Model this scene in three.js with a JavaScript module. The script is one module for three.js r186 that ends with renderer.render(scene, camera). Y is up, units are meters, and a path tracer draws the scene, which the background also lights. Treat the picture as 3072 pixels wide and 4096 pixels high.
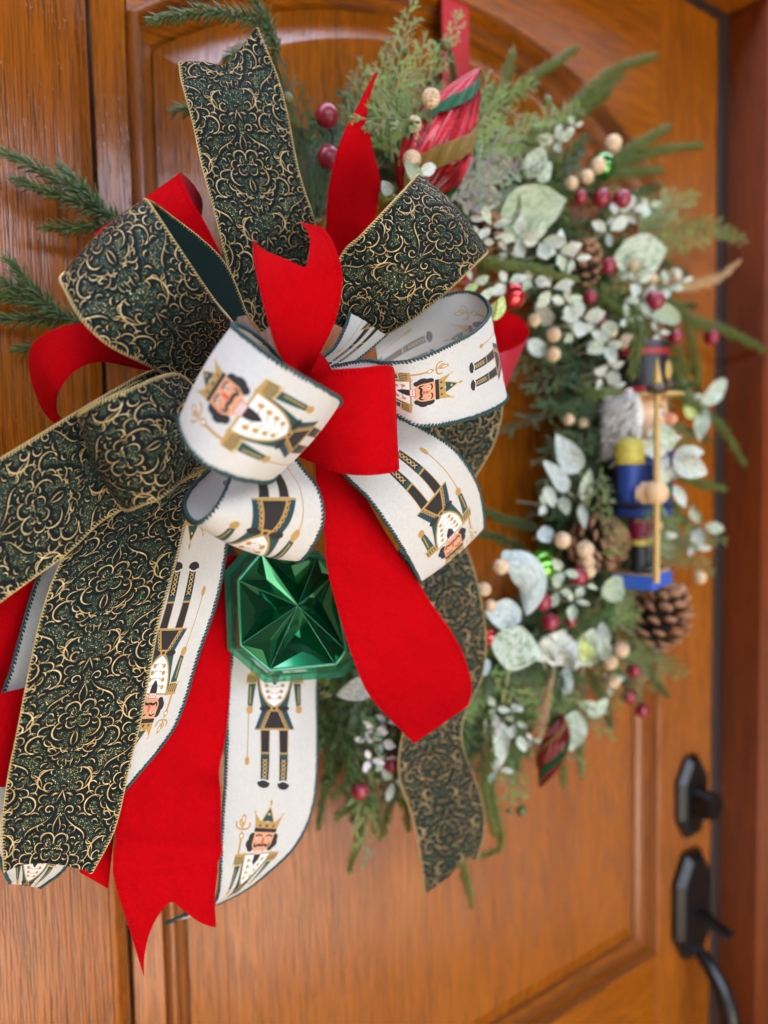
import * as THREE from 'three';
import { mergeGeometries, mergeVertices, toCreasedNormals } from 'three/addons/utils/BufferGeometryUtils.js';
import { RoundedBoxGeometry } from 'three/addons/geometries/RoundedBoxGeometry.js';

const V3 = THREE.Vector3;
const scene = new THREE.Scene();

// ---------------------------------------------------------------- camera
const EYE = 1.47, OUT = 0.585;                      // height of the eye above the porch floor, distance from the door
const cx_ = new V3(1059, 75, -770).normalize();     // the door's own axes as the camera sees them
const cy_ = new V3(-226, 11080, 770); cy_.addScaledVector(cx_, -cy_.dot(cx_)).normalize();
const cz_ = new V3().crossVectors(cx_, cy_);
const camera = new THREE.PerspectiveCamera(2 * Math.atan(512 / 770) * 180 / Math.PI, 0.75, 0.02, 400);
camera.position.set(0, EYE, OUT);
{
  const m = new THREE.Matrix4().set(cx_.x, cx_.y, cx_.z, 0, cy_.x, cy_.y, cy_.z, 0, cz_.x, cz_.y, cz_.z, 0, 0, 0, 0, 1);
  camera.quaternion.setFromRotationMatrix(m);
}
camera.focus = 0.418;
camera.userData.fStop = 4.1;
camera.updateMatrixWorld(true);

// ---------------------------------------------------------------- renderer, sky, sun
const renderer = new THREE.WebGLRenderer({ antialias: true });
renderer.setSize(768, 1024);
renderer.toneMapping = THREE.LinearToneMapping;
renderer.toneMappingExposure = 5.2;
renderer.shadowMap.enabled = true;
{
  const W = 512, H = 256, d = new Float32Array(W * H * 4);
  for (let y = 0; y < H; y++) for (let x = 0; x < W; x++) {
    const el = ((y + 0.5) / H - 0.5) * Math.PI, az = ((x + 0.5) / W) * 2 * Math.PI;
    const up = Math.max(0, Math.sin(el)), k = Math.pow(up, 0.6), i = (y * W + x) * 4;
    const c = 1 + 0.07 * Math.sin(az * 3 + 1) * Math.cos(el * 5) + 0.05 * Math.sin(az * 7 + el * 9);
    d[i] = (1.5 - 0.55 * k) * c; d[i + 1] = (1.62 - 0.5 * k) * c; d[i + 2] = (1.86 - 0.35 * k) * c; d[i + 3] = 1;
  }
  const sky = new THREE.DataTexture(d, W, H, THREE.RGBAFormat, THREE.FloatType);
  sky.mapping = THREE.EquirectangularReflectionMapping; sky.magFilter = THREE.LinearFilter; sky.needsUpdate = true;
  scene.background = sky; scene.environment = sky;
}
const sun = new THREE.DirectionalLight(0xfff1de, 5);
sun.name = 'sun';
{
  const az = 0.5, el = 0.8;
  sun.position.set(Math.sin(az) * Math.cos(el) * 6, EYE + Math.sin(el) * 6, Math.cos(az) * Math.cos(el) * 6);
  sun.target.position.set(0.3, EYE, 0.1); sun.target.name = 'sun_target';
  sun.castShadow = true; sun.shadow.radius = 2; sun.shadow.mapSize.set(2048, 2048);
  Object.assign(sun.shadow.camera, { left: -2, right: 2, top: 2, bottom: -2, near: 0.1, far: 14 });
  scene.add(sun, sun.target);
}

// ---------------------------------------------------------------- helpers
let seed_ = 12345;
const rnd = () => { seed_ = (seed_ + 0x6d2b79f5) | 0; let t = Math.imul(seed_ ^ (seed_ >>> 15), 1 | seed_); t = (t + Math.imul(t ^ (t >>> 7), 61 | t)) ^ t; return ((t ^ (t >>> 14)) >>> 0) / 4294967296; };
const rr = (a, b) => a + (b - a) * rnd();
const lerp = (a, b, t) => a + (b - a) * t, clamp = (x, a, b) => Math.min(b, Math.max(a, x));
const smooth = (a, b, x) => { const t = clamp((x - a) / (b - a), 0, 1); return t * t * (3 - 2 * t); };
// A point of the place: seen at (fx, fy) of a 1659-wide view of it and standing z metres in front of the door.
const right_ = new V3(1, 0, 0).applyQuaternion(camera.quaternion), up_ = new V3(0, 1, 0).applyQuaternion(camera.quaternion), back_ = new V3(0, 0, 1).applyQuaternion(camera.quaternion);
function at(fx, fy, z = 0) {
  const u = fx * 768 / 1659, v = fy * 768 / 1659;
  const d = new V3().addScaledVector(right_, (u - 384) / 770).addScaledVector(up_, -(v - 512) / 770).addScaledVector(back_, -1);
  return camera.position.clone().addScaledVector(d, (z - OUT) / d.z);
}
const unit = (p) => camera.position.clone().sub(p).dot(back_) / 1663.3;  // metres per view unit at a point
const toEye = (p) => camera.position.clone().sub(p).normalize();

const used_ = new Map();
function numbered(n) { const k = used_.get(n) ?? 0; used_.set(n, k + 1); return k ? n + '_' + String(k).padStart(3, '0') : n; }
const base_ = new Map();
function thing(name, label, category, pos, group) {
  const o = new THREE.Group(); o.name = numbered(name); o.position.copy(pos); scene.add(o);
  o.userData = { label, category }; if (group) o.userData.group = group;
  base_.set(o, pos.clone());
  return o;
}
function baseOf(o) { while (o && !base_.has(o)) o = o.parent; return o ? base_.get(o) : new V3(); }
// A part: its geometry is given in place, in metres of the whole scene.
function part(name, geo, mat, parent, label, kind) {
  const b = baseOf(parent); geo.translate(-b.x, -b.y, -b.z);
  const m = new THREE.Mesh(geo, mat); m.name = numbered(name); m.castShadow = m.receiveShadow = true;
  if (label) m.userData.label = label; if (kind) m.userData.kind = kind;
  parent.add(m); return m;
}
function place(name, geo, mat, parent, pos, label) {   // a part with shared geometry, standing at pos
  const m = new THREE.Mesh(geo, mat); m.name = numbered(name); m.castShadow = m.receiveShadow = true;
  m.position.copy(pos).sub(baseOf(parent)); if (label) m.userData.label = label;
  parent.add(m); return m;
}
function structure(name, geo, mat, pos) {
  const m = new THREE.Mesh(geo, mat); m.name = numbered(name); m.castShadow = m.receiveShadow = true; m.userData.kind = 'structure';
  if (pos) m.position.set(...pos); scene.add(m); return m;
}
class MB {                                              // collects triangles
  constructor() { this.p = []; this.i = []; this.c = []; this.u = []; }
  v(p, c, u = 0, v = 0) { this.p.push(p.x, p.y, p.z); if (c) this.c.push(c[0], c[1], c[2]); this.u.push(u, v); return this.p.length / 3 - 1; }
  t(a, b, c) { this.i.push(a, b, c); }
  q(a, b, c, d) { this.i.push(a, b, c, a, c, d); }
  geo(flat) {
    let g = new THREE.BufferGeometry();
    g.setAttribute('position', new THREE.BufferAttribute(new Float32Array(this.p), 3));
    g.setAttribute('uv', new THREE.BufferAttribute(new Float32Array(this.u), 2));
    if (this.c.length) g.setAttribute('color', new THREE.BufferAttribute(new Float32Array(this.c), 3));
    g.setIndex(this.i); if (flat) g = g.toNonIndexed(); g.computeVertexNormals(); return g;
  }
}
function frameOf(dir) {
  const d = dir.clone().normalize(), a = Math.abs(d.y) < 0.9 ? new V3(0, 1, 0) : new V3(1, 0, 0);
  const s = new V3().crossVectors(d, a).normalize(), t = new V3().crossVectors(s, d);
  return [d, s, t];
}
function tubeInto(mb, pts, rad, sides, col) {           // a round bar through points, rad a number or f(t)
  const n = pts.length; let prev = -1, s0 = null;
  for (let k = 0; k < n; k++) {
    const d = pts[Math.min(n - 1, k + 1)].clone().sub(pts[Math.max(0, k - 1)]);
    let [dd, s, t] = frameOf(d);
    if (s0) { s = s0.clone().addScaledVector(dd, -s0.dot(dd)).normalize(); t = new V3().crossVectors(s, dd); }
    s0 = s;
    const r = typeof rad === 'function' ? rad(k / (n - 1)) : rad, st = mb.p.length / 3;
    for (let j = 0; j < sides; j++) { const a = j / sides * 2 * Math.PI; mb.v(pts[k].clone().addScaledVector(s, Math.cos(a) * r).addScaledVector(t, Math.sin(a) * r), col, j / sides, k / n); }
    if (prev >= 0) for (let j = 0; j < sides; j++) { const e = (j + 1) % sides; mb.q(prev + j, prev + e, st + e, st + j); }
    prev = st;
  }
}
const curvePts = (pts, n) => new THREE.CatmullRomCurve3(pts, false, 'centripetal').getPoints(n);
function canvas(w, h) { const c = document.createElement('canvas'); c.width = w; c.height = h; return c; }
function tex(c, srgb, rx = 1, ry = 1) {
  const t = new THREE.CanvasTexture(c); t.wrapS = t.wrapT = THREE.RepeatWrapping; t.repeat.set(rx, ry);
  if (srgb) t.colorSpace = THREE.SRGBColorSpace; t.anisotropy = 8; return t;
}
function pixelsTex(w, h, f, srgb, rx = 1, ry = 1) {
  const d = new Uint8Array(w * h * 4);
  for (let y = 0; y < h; y++) for (let x = 0; x < w; x++) { const c = f(x, y); const i = (y * w + x) * 4; for (let k = 0; k < 3; k++) d[i + k] = clamp(c[k], 0, 255); d[i + 3] = 255; }
  const t = new THREE.DataTexture(d, w, h); t.wrapS = t.wrapT = THREE.RepeatWrapping; t.magFilter = THREE.LinearFilter; t.minFilter = THREE.LinearFilter;
  if (srgb) t.colorSpace = THREE.SRGBColorSpace; t.repeat.set(rx, ry); t.needsUpdate = true; return t;
}
// value noise that tiles every px, py cells
function tileNoise(seed, px, py) {
  const g = new Float32Array(px * py); let s = seed * 7919 + 13;
  for (let i = 0; i < g.length; i++) { s = (Math.imul(s, 1664525) + 1013904223) | 0; g[i] = (s >>> 8) / 16777216; }
  return (x, y) => {
    x = ((x % px) + px) % px; y = ((y % py) + py) % py;
    const x0 = Math.floor(x), y0 = Math.floor(y), fx = x - x0, fy = y - y0, x1 = (x0 + 1) % px, y1 = (y0 + 1) % py;
    const a = fx * fx * (3 - 2 * fx), b = fy * fy * (3 - 2 * fy);
    return lerp(lerp(g[y0 * px + x0], g[y0 * px + x1], a), lerp(g[y1 * px + x0], g[y1 * px + x1], a), b);
  };
}
// ---------------------------------------------------------------- materials
const std = (o) => new THREE.MeshStandardMaterial(o), phys = (o) => new THREE.MeshPhysicalMaterial(o);
// varnished wood: one tile is 0.5 m across the grain and 1 m along it
function woodMaps(dark, mid, light, seed) {
  const W = 1024, H = 1024;
  const n1 = tileNoise(seed, 24, 3), n2 = tileNoise(seed + 1, 220, 10), n3 = tileNoise(seed + 2, 512, 48), n4 = tileNoise(seed + 3, 9, 6), n5 = tileNoise(seed + 4, 40, 16);
  const pores = new Float32Array(W * H); let s = seed * 77 + 5; const rn = () => { s = (Math.imul(s, 1664525) + 1013904223) | 0; return (s >>> 8) / 16777216; };
  for (let k = 0; k < 15000; k++) {
    let x = Math.floor(rn() * W), y = Math.floor(rn() * H), l = 14 + rn() * 70, d = 0.25 + rn() * 0.75;
    for (let i = 0; i < l; i++) { pores[((y + i | 0) % H) * W + x] = Math.max(pores[((y + i | 0) % H) * W + x], d * Math.sin((i + 0.5) / l * Math.PI)); if (rn() < 0.04) x = (x + (rn() < 0.5 ? 1 : W - 1)) % W; }
  }
  const col = pixelsTex(W, H, (x, y) => {
    const u = x / W, v = y / H, wv = n4(u * 9, v * 6) - 0.5;
    let g = 0.5 * n1(u * 24 + wv * 1.5, v * 3) + 0.3 * n2(u * 220, v * 10) + 0.2 * n3(u * 512, v * 48);
    g = clamp((g - 0.5) * 0.75 + 0.5 + wv * 0.3 + (n5(u * 40, v * 16) - 0.5) * 0.12, 0, 1);
    const p = pores[y * W + x] * 0.42, out = [];
    for (let k = 0; k < 3; k++) { const a = g < 0.5 ? lerp(dark[k], mid[k], g * 2) : lerp(mid[k], light[k], g * 2 - 1); out.push(a * (1 - p)); }
    return out;
  }, true);
  const bump = pixelsTex(W, H, (x, y) => { const u = x / W, v = y / H, h = 190 + 34 * (n3(u * 512, v * 48) - 0.5) + 30 * (n2(u * 220, v * 10) - 0.5) - 120 * pores[y * W + x]; return [h, h, h]; });
  return { col, bump };
}
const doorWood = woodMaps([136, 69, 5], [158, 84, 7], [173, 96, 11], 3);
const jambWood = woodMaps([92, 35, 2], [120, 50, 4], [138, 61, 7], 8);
function woodMat(maps, rough, coat, coatRough, ior = 1.55) {
  return phys({ map: maps.col, bumpMap: maps.bump, bumpScale: 0.0007, roughness: rough, ior, anisotropy: 0.95, clearcoat: coat, clearcoatRoughness: coatRough });
}
const M = {
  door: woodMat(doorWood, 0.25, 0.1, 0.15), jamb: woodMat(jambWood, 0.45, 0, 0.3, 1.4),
  strip: std({ color: 0x2a211f, roughness: 0.45 }),
  iron: phys({ color: 0x0c0b0a, roughness: 0.38, metalness: 0.3, clearcoat: 0.3, clearcoatRoughness: 0.3 }),
  hanger: std({ color: 0xb31217, roughness: 0.5 }),
};

// red velvet: u across the ribbon, one tile is 0.06 m long
{
  const W = 256, H = 256, n = tileNoise(21, 128, 128), n2 = tileNoise(22, 24, 24), n3 = tileNoise(23, 6, 6);
  const stitch = (x, y) => { const u = x / W, e = Math.min(u, 1 - u); return e > 0.018 && e < 0.058 ? (Math.sin(y / H * 2 * Math.PI * 30) > 0.2 ? 1 : 0.25) : 0; };
  let s = 5; const rn = () => { s = (Math.imul(s, 1664525) + 1013904223) | 0; return (s >>> 8) / 16777216; };
  const lint = new Float32Array(W * H); for (let k = 0; k < 46; k++) { let x = rn() * W, y = rn() * H, a = rn() * 7; for (let i = 0; i < 3; i++) { lint[(y + Math.sin(a) * i & 255) * W + (x + Math.cos(a) * i & 255)] = 0.2 + 0.3 * rn(); } }
  const map = pixelsTex(W, H, (x, y) => {
    const k = 0.9 + 0.12 * (n(x / 2, y / 2) - 0.5) + 0.05 * (n2(x / 10.67, y / 10.67) - 0.5) + 0.03 * (n3(x / 42.7, y / 42.7) - 0.5), q = stitch(x, y), l = lint[y * W + x];
    return [188 * k - q * 13 + l * 40, 2 + l * 90, 12 * k + l * 90];
  }, true);
  const bump = pixelsTex(W, H, (x, y) => { const h = 120 + 40 * (n(x / 2, y / 2) - 0.5) + 100 * stitch(x, y); return [h, h, h]; });
  M.velvet = phys({ map, bumpMap: bump, bumpScale: 0.0004, roughness: 0.95, sheen: 0.25, sheenColor: new THREE.Color(0.9, 0.02, 0.03), sheenRoughness: 0.45, specularIntensity: 0.08 });
  M.velvetBack = phys({ color: new THREE.Color(0.33, 0.008, 0.022), roughness: 0.55, bumpMap: bump, bumpScale: 0.0002 });
}

// damask ribbon: a scroll print in black and gold on dark green, with gold dots; the tile is one ribbon wide
const DAMASK = 0.0725, LINEN = 0.117;
{
  const W = 1024, H = 1172, C = canvas(W, H), c = C.getContext('2d'), G = canvas(W, H), g = G.getContext('2d'), B = canvas(W, H), b = B.getContext('2d');
  c.fillStyle = '#132823'; c.fillRect(0, 0, W, H); g.fillStyle = 'rgb(0,185,0)'; g.fillRect(0, 0, W, H); b.fillStyle = '#606060'; b.fillRect(0, 0, W, H);
  // ribbons of width w that taper to both ends, along an arc whose radius runs from r0 to r1
  const poly = (pts) => { for (const k of [c, g, b]) { k.beginPath(); pts.forEach((p, i) => (i ? k.lineTo(p[0], p[1]) : k.moveTo(p[0], p[1]))); k.closePath(); } };
  let pass = 0;
  const style = (gold) => { c.fillStyle = gold ? ['#b3996a', '#c1a878', '#a68b5c'][Math.floor(rnd() * 3)] : '#0a1313'; g.fillStyle = gold ? 'rgb(0,120,70)' : 'rgb(0,205,0)'; b.fillStyle = gold ? '#e0e0e0' : '#303030'; };
  const fill = () => { c.fill(); g.fill(); b.fill(); };
  function stroke(f, w, grow = 0, shift = [0, 0], head = 0) {
    const a = [], z = [], N = 28;
    for (let i = 0; i <= N; i++) {
      const t = i / N, p = f(t), q = f(Math.min(1, t + 0.01)), o = f(Math.max(0, t - 0.01)), dx = q[0] - o[0], dy = q[1] - o[1], l = Math.hypot(dx, dy) || 1;
      const ww = (w * (0.06 + 0.94 * Math.pow(Math.sin(Math.PI * Math.pow(t, 0.75)), 1.1)) + (head && t > 0.82 ? head * Math.sin((t - 0.82) / 0.18 * Math.PI) : 0)) / 2 + grow;
      a.push([p[0] + shift[0] - dy / l * ww, p[1] + shift[1] + dx / l * ww]); z.unshift([p[0] + shift[0] + dy / l * ww, p[1] + shift[1] - dx / l * ww]);
    }
    poly(a.concat(z)); fill();
  }
  const spiral = (x, y, r0, r1, a0, a1) => (t) => { const r = lerp(r0, r1, t), a = lerp(a0, a1, t) * Math.PI / 180; return [x + r * Math.cos(a), y + r * Math.sin(a)]; };
  const bez = (...p) => (t) => { const u = 1 - t, k = [u * u * u, 3 * u * u * t, 3 * u * t * t, t * t * t]; return [0, 1].map((j) => k.reduce((s, w, i) => s + w * p[i][j], 0)); };
  // one scroll ornament about (0, 0), y down, in units of 1/1280 of the ribbon's width
  const items = [];
  const S = (f, w = 30, head = 0) => items.push([f, w, head]);
  // four-petal flower
  S(spiral(-78, -95, 78, 70, 40, -215), 34); S(spiral(-150, 0, 62, 52, 300, 90), 34); S(spiral(-62, 62, 60, 52, 215, 20), 34);
  S(spiral(-60, -30, 34, 22, 200, 20), 20);
  // fan of leaves below
  S(spiral(-140, 140, 112, 96, 250, 75), 44); S(spiral(-120, 225, 118, 110, 165, 70), 40); S(spiral(-235, 235, 70, 60, 200, 60), 34); S(bez([0, 160], [-38, 200], [-44, 300], [0, 318]), 34);
  S(spiral(-40, 330, 80, 76, 190, 110), 26);
  // lily above
  S(bez([0, -360], [-20, -290], [-70, -240], [-8, -150]), 26); S(spiral(-74, -232, 30, 24, 330, 120), 22); S(spiral(-175, -215, 46, 30, 330, 90), 26); S(bez([-120, -170], [-150, -150], [-170, -110], [-150, -80]), 24);
  // ogee frame with spiral heads
  S(bez([-345, -110], [-330, -250], [-130, -210], [-58, -390]), 34); S(spiral(-112, -415, 56, 18, 20, -330), 30, 14);
  S(spiral(-350, 60, 165, 160, 255, 175), 34); S(spiral(-365, 65, 120, 90, 250, 110), 30);
  S(spiral(-272, 10, 54, 40, 200, 10), 28, 10); S(spiral(-262, 95, 56, 36, 210, 350), 26); S(spiral(-330, 130, 70, 46, 300, 90), 30);
  S(spiral(-375, 270, 116, 96, 310, 90), 42, 12); S(spiral(-345, 315, 44, 36, 190, 60), 28); S(bez([-250, 360], [-230, 300], [-170, 330], [-150, 390]), 34); S(bez([-235, 400], [-190, 440], [-130, 410], [-100, 345]), 30);
  // knot and the pair of tall scrolls below
  S(spiral(0, 468, 38, 38, 180, 5), 26); S(bez([-38, 470], [-36, 520], [-10, 520], [-34, 575]), 26); S(bez([-100, 470], [-130, 500], [-105, 540], [-84, 548]), 24);
  S(spiral(-160, 705, 118, 128, 290, 60), 46); S(spiral(-150, 780, 70, 28, 75, 330), 40, 14); S(spiral(-232, 640, 52, 44, 320, 150), 32); S(spiral(0, 800, 22, 22, 190, 350), 20);
  S(bez([0, 830], [-14, 880], [-40, 920], [-54, 980]), 26); S(bez([-30, 868], [-80, 850], [-110, 880], [-120, 905]), 26); S(spiral(-190, 930, 52, 46, 320, 80), 32);
  // small leaf flicks in between
  for (const [x, y, r, a] of [[-205, -95, 44, 200], [-300, -45, 40, 250], [-190, 70, 38, 20], [-430, 160, 52, 190], [-285, 195, 40, 150], [-150, 425, 44, 60], [-55, 415, 36, 200], [-330, 455, 50, 230], [-120, 610, 42, 120], [-235, 545, 48, 170], [-305, 790, 56, 200], [-90, 330, 46, 30], [-200, 320, 52, 100], [-60, -60, 28, 90], [-100, 20, 30, 180], [-420, -10, 46, 130], [-250, -330, 60, 210], [-180, -420, 46, 160], [-320, 620, 50, 60], [-60, 900, 34, 180]]) S(spiral(x, y, r, r * 0.8, a, a + 125), 34);
  const U = W / 1280, PX = 1280 * 1.16, PY = H / U;                          // lattice: one motif and its half-drop copy
  const centres = [];
  for (const k of [-1, 0, 1]) for (const q of [-2, -1, 0, 1, 2]) { centres.push([0.46 * 1280 + k * PX, 0.36 * PY + q * PY]); centres.push([0.46 * 1280 + (k + 0.5) * PX, 0.86 * PY + q * PY]); }
  const each = (fn) => { for (const [mx, my] of centres) for (const [f, w, h] of items) for (const side of [-1, 1]) fn((t) => { const p = f(t); return [(mx + side * p[0]) * U, (my + p[1]) * U]; }, w * U, h * U, my); };
  // soft black relief
  style(false);
  each((f, w) => { const p = f(0.5); if (p[1] < -160 || p[1] > H + 160 || p[0] < -160 || p[0] > W + 160) return; c.globalAlpha = 1; style(false); stroke(f, w, 23 * U, [7 * U, 13 * U]); });
  c.globalAlpha = 1;
  // second line of green between
  const hn = tileNoise(31, 64, 64);
  // dots, in the channels between the scrolls
  const img = c.getImageData(0, 0, W, H).data;
  for (let k = 0; k < 6000; k++) {
    const x = rnd() * W, y = rnd() * H, i = ((y | 0) * W + (x | 0)) * 4; if (img[i + 1] < 36) continue;
    const r = rr(1.7, 4.2), big = rnd() < 0.12; 
    for (const oy of [0, -H, H]) for (const q of [c, g, b]) { q.beginPath(); q.ellipse(x, y + oy, r, r * rr(0.7, 1.2), 0, 0, 7); q.fillStyle = q === c ? (big ? '#ddd2a4' : '#8d7c4a') : q === g ? 'rgb(0,70,190)' : '#cfcfcf'; q.fill(); }
  }
  each((f, w, h) => { const p = f(0.5); if (p[1] < -160 || p[1] > H + 160 || p[0] < -160 || p[0] > W + 160) return; style(true); stroke(f, w * 0.36, 0, [0, 0], h); });
  // weave
  const wv = c.getImageData(0, 0, W, H), wd = wv.data;
  for (let y = 0; y < H; y++) for (let x = 0; x < W; x++) { const i = (y * W + x) * 4, k = ((x >> 2) + (y >> 2)) & 1 ? 1.14 : 0.86, m = 0.85 + 0.3 * hn(x / 16, y / 18.3); for (let q = 0; q < 3; q++) wd[i + q] = Math.min(255, wd[i + q] * k * m); }
  c.putImageData(wv, 0, 0);
  const mr = tex(G), map = tex(C, true);
  M.damask = phys({ specularIntensity: 0.35, map, metalnessMap: mr, roughnessMap: mr, metalness: 1, roughness: 1, bumpMap: tex(B), bumpScale: 0.00012 });
  M.damaskBack = phys({ specularIntensity: 0.3, color: new THREE.Color(0.008, 0.02, 0.019), roughness: 0.85 });
}

// linen ribbon printed with a toy soldier king; drawn in millimetres, 63 wide and 117 long
{
  const K = 11, W = 63 * K, H = 117 * K, C = canvas(W, H), c = C.getContext('2d');
  const green = '#1d463f', black = '#211a1b', gold = '#b98f4a', gold2 = '#d1ae6a', white = '#e6e4e1', skin = '#dd9d72', navy = '#1b3c45';
  function linen() { c.setTransform(1, 0, 0, 1, 0, 0); c.fillStyle = '#cfcac3'; c.fillRect(0, 0, W, H); }
  const F = (col, ...cmds) => { c.beginPath(); for (const k of cmds) { if (k.length === 2) c.lineTo(k[0], k[1]); else c.quadraticCurveTo(...k); } c.closePath(); c.fillStyle = col; c.fill(); };
  const O = (col, x, y, rx, ry = rx, rot = 0) => { c.beginPath(); c.ellipse(x, y, rx, ry, rot, 0, 7); c.fillStyle = col; c.fill(); };
  const R = (col, x, y, w, h) => { c.fillStyle = col; c.fillRect(x, y, w, h); };
  const Ln = (col, w, ...p) => { c.beginPath(); p.forEach((q, i) => (i ? (q.length === 2 ? c.lineTo(q[0], q[1]) : c.quadraticCurveTo(...q)) : c.moveTo(q[0], q[1]))); c.strokeStyle = col; c.lineWidth = w; c.lineCap = 'round'; c.lineJoin = 'round'; c.stroke(); };
  linen(); c.setTransform(K, 0, 0, K, 0, 2 * K);
  const X = 32;
  // sceptre
  Ln(gold, 0.7, [14.5, 41], [14, 90]); Ln(gold, 1.6, [14.8, 22], [14.6, 40]); O(gold, 14.8, 24, 1.9); O(white, 14.8, 24, 1); O(gold, 15, 14.5, 1.5, 3.6); O(white, 15, 14, 0.55, 1.8);
  Ln(gold, 1.1, [14.9, 20], [9.5, 20, 10.2, 16]); Ln(gold, 1.1, [14.9, 20], [20.5, 20, 19.6, 16]); Ln(gold, 1, [14.9, 19], [11.5, 16.5, 13, 14.5]); O(gold, 13.9, 93, 1.5, 3);
  // crown
  F(gold, [24, 20], [22.2, 9.5], [27, 14.5], [28, 12], [X, 15], [36, 12], [37, 14.5], [41.8, 9.5], [40, 20]);
  F(green, [27.5, 14], [X, 4.5], [36.5, 14]); Ln(gold2, 0.7, [27.5, 14], [X, 4.5], [36.5, 14]); O(gold, X, 2.2, 0.8, 2); O(gold2, 22.2, 9, 1); O(gold2, 41.8, 9, 1); O(gold2, X, 9.6, 0.9); O(green, 27, 17, 0.8); O(green, X, 17, 1); O(green, 37, 17, 0.8);
  R(black, 23.6, 18.6, 16.8, 2.4);
  // hair, face
  for (const s of [-1, 1]) { O(black, X + s * 8.8, 25, 2.8, 3.4); O(black, X + s * 10, 28.5, 2.9, 3); O(black, X + s * 8.6, 31, 2.6, 2.4); }
  F(skin, [24.3, 21], [39.7, 21], [40, 29], [38, 33, 35, 34], [29, 34], [26, 33, 24, 29]);
  for (const s of [-1, 1]) { Ln(black, 0.9, [X + s * 1.8, 23.4], [X + s * 4, 22.2, X + s * 6.2, 23.6]); O(white, X + s * 3.8, 25, 1.2, 0.8); O('#46606a', X + s * 3.8, 25, 0.7); Ln(black, 1.5, [X + s * 0.6, 29.6], [X + s * 3.2, 28.6, X + s * 4.4, 30]); Ln(black, 1.1, [X + s * 4.4, 30], [X + s * 6, 30.6, X + s * 6.2, 28.4]); O('#e08a6c', X + s * 5.4, 27.4, 1.2, 0.9); }
  F('#d4553f', [X - 0.7, 24.5], [X + 0.7, 24.5], [X + 1.3, 28.6], [X - 1.3, 28.6]);
  // arms
  for (const s of [-1, 1]) { F(green, [X + s * 13, 39], [X + s * 18.5, 40], [X + s * 18.6, 56], [X + s * 15.2, 57]); Ln(gold, 0.8, [X + s * 16.9, 44], [X + s * 16.9, 55]); O(gold, X + s * 17, 59, 2.3, 2.7); }
  // coat, shirt
  F(green, [X - 13.5, 36.5], [X + 13.5, 36.5], [X + 9, 58], [X - 9, 58]);
  F(white, [X - 11, 34.5], [X + 11, 34.5], [X + 11.5, 40], [X + 9.5, 52, X, 57], [X - 9.5, 52, X - 11.5, 40]);
  Ln(gold, 1.1, [X - 11.5, 34.5], [X - 11, 50, X - 1.5, 57.5]); Ln(gold, 1.1, [X + 11.5, 34.5], [X + 11, 50, X + 1.5, 57.5]); Ln(gold, 1, [X - 12.5, 35], [X + 12.5, 35]);
  for (let k = 0; k < 4; k++) for (const s of [-1, 1]) { O(gold, X + s * (6.6 - k * 0.9), 39 + k * 4, 1.35); Ln(gold, 0.45, [X + s * (6.6 - k * 0.9), 39 + k * 4], [X + s * 0.8, 40.2 + k * 4]); }
  // mouth and beard
  R('#b53a3a', X - 3.2, 32.4, 6.4, 3.2); for (let k = 0; k < 4; k++) { R(white, X - 2.9 + k * 1.5, 32.7, 1.15, 1.2); R(white, X - 2.9 + k * 1.5, 34.1, 1.15, 1.2); }
  F(black, [X - 3, 35.6], [X + 3, 35.6], [X + 3.2, 40, X, 43], [X - 3.2, 40, X - 3, 35.6]);
  // epaulettes
  for (const s of [-1, 1]) { F(gold, [X + s * 11.8, 34.2], [X + s * 19.8, 35], [X + s * 20.4, 41], [X + s * 12.6, 40]); for (let k = 0; k < 4; k++) Ln(green, 0.75, [X + s * (13.6 + k * 1.75), 36.6], [X + s * (14 + k * 1.75), 40.2]); Ln(gold2, 0.9, [X + s * 12.6, 41], [X + s * 20.6, 41.8]); }
  // skirt
  F(navy, [X - 8, 57.6], [X + 8, 57.6], [X + 13.5, 72], [X - 13.5, 72]); F(black, [X - 2.6, 58], [X + 2.6, 58], [X + 7.2, 72], [X - 7.2, 72]);
  Ln(gold, 0.9, [X - 2.4, 59], [X - 5.4, 66, X - 7.8, 71.6], [X + 7.8, 71.6], [X + 5.4, 66, X + 2.4, 59]); for (let k = 0; k < 6; k++) for (const s of [-1, 1]) { O(gold, X + s * (4 + k * 0.95), 60.5 + k * 2.1, 1.15); O(black, X + s * (4 + k * 0.95), 60.5 + k * 2.1, 0.5); }
  Ln(gold, 0.8, [X - 13.3, 72], [X + 13.3, 72]);
  for (const s of [-1, 1]) { O(black, X + s * 6.6, 58.3, 3.6, 1.9); } R(gold, X - 2.2, 56.6, 4.4, 3.6); R(black, X - 1.1, 57.6, 2.2, 1.6);
  // legs and boots
  for (const s of [-1, 1]) {
    const x = X + s * 6.2; F(black, [x - 3, 72.6], [x + 3, 72.6], [x + 2.7, 87], [x - 2.7, 87]); Ln(gold, 0.5, [x - 3.1, 72.6], [x - 2.8, 87]); Ln(gold, 0.5, [x + 3.1, 72.6], [x + 2.8, 87]); R(gold, x - 3.1, 86.8, 6.2, 1.1); R(green, x - 2.9, 87.9, 5.8, 2.6);
    F(black, [x - 2.9, 90.2], [x + 2.9, 90.2], [x + 2.6, 105], [x - 2.6, 105]); for (let k = 0; k < 5; k++) { Ln(gold2, 0.55, [x - 1.3, 91.4 + k * 2.6], [x + 1.3, 93.4 + k * 2.6]); Ln(gold2, 0.55, [x + 1.3, 91.4 + k * 2.6], [x - 1.3, 93.4 + k * 2.6]); }
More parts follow.
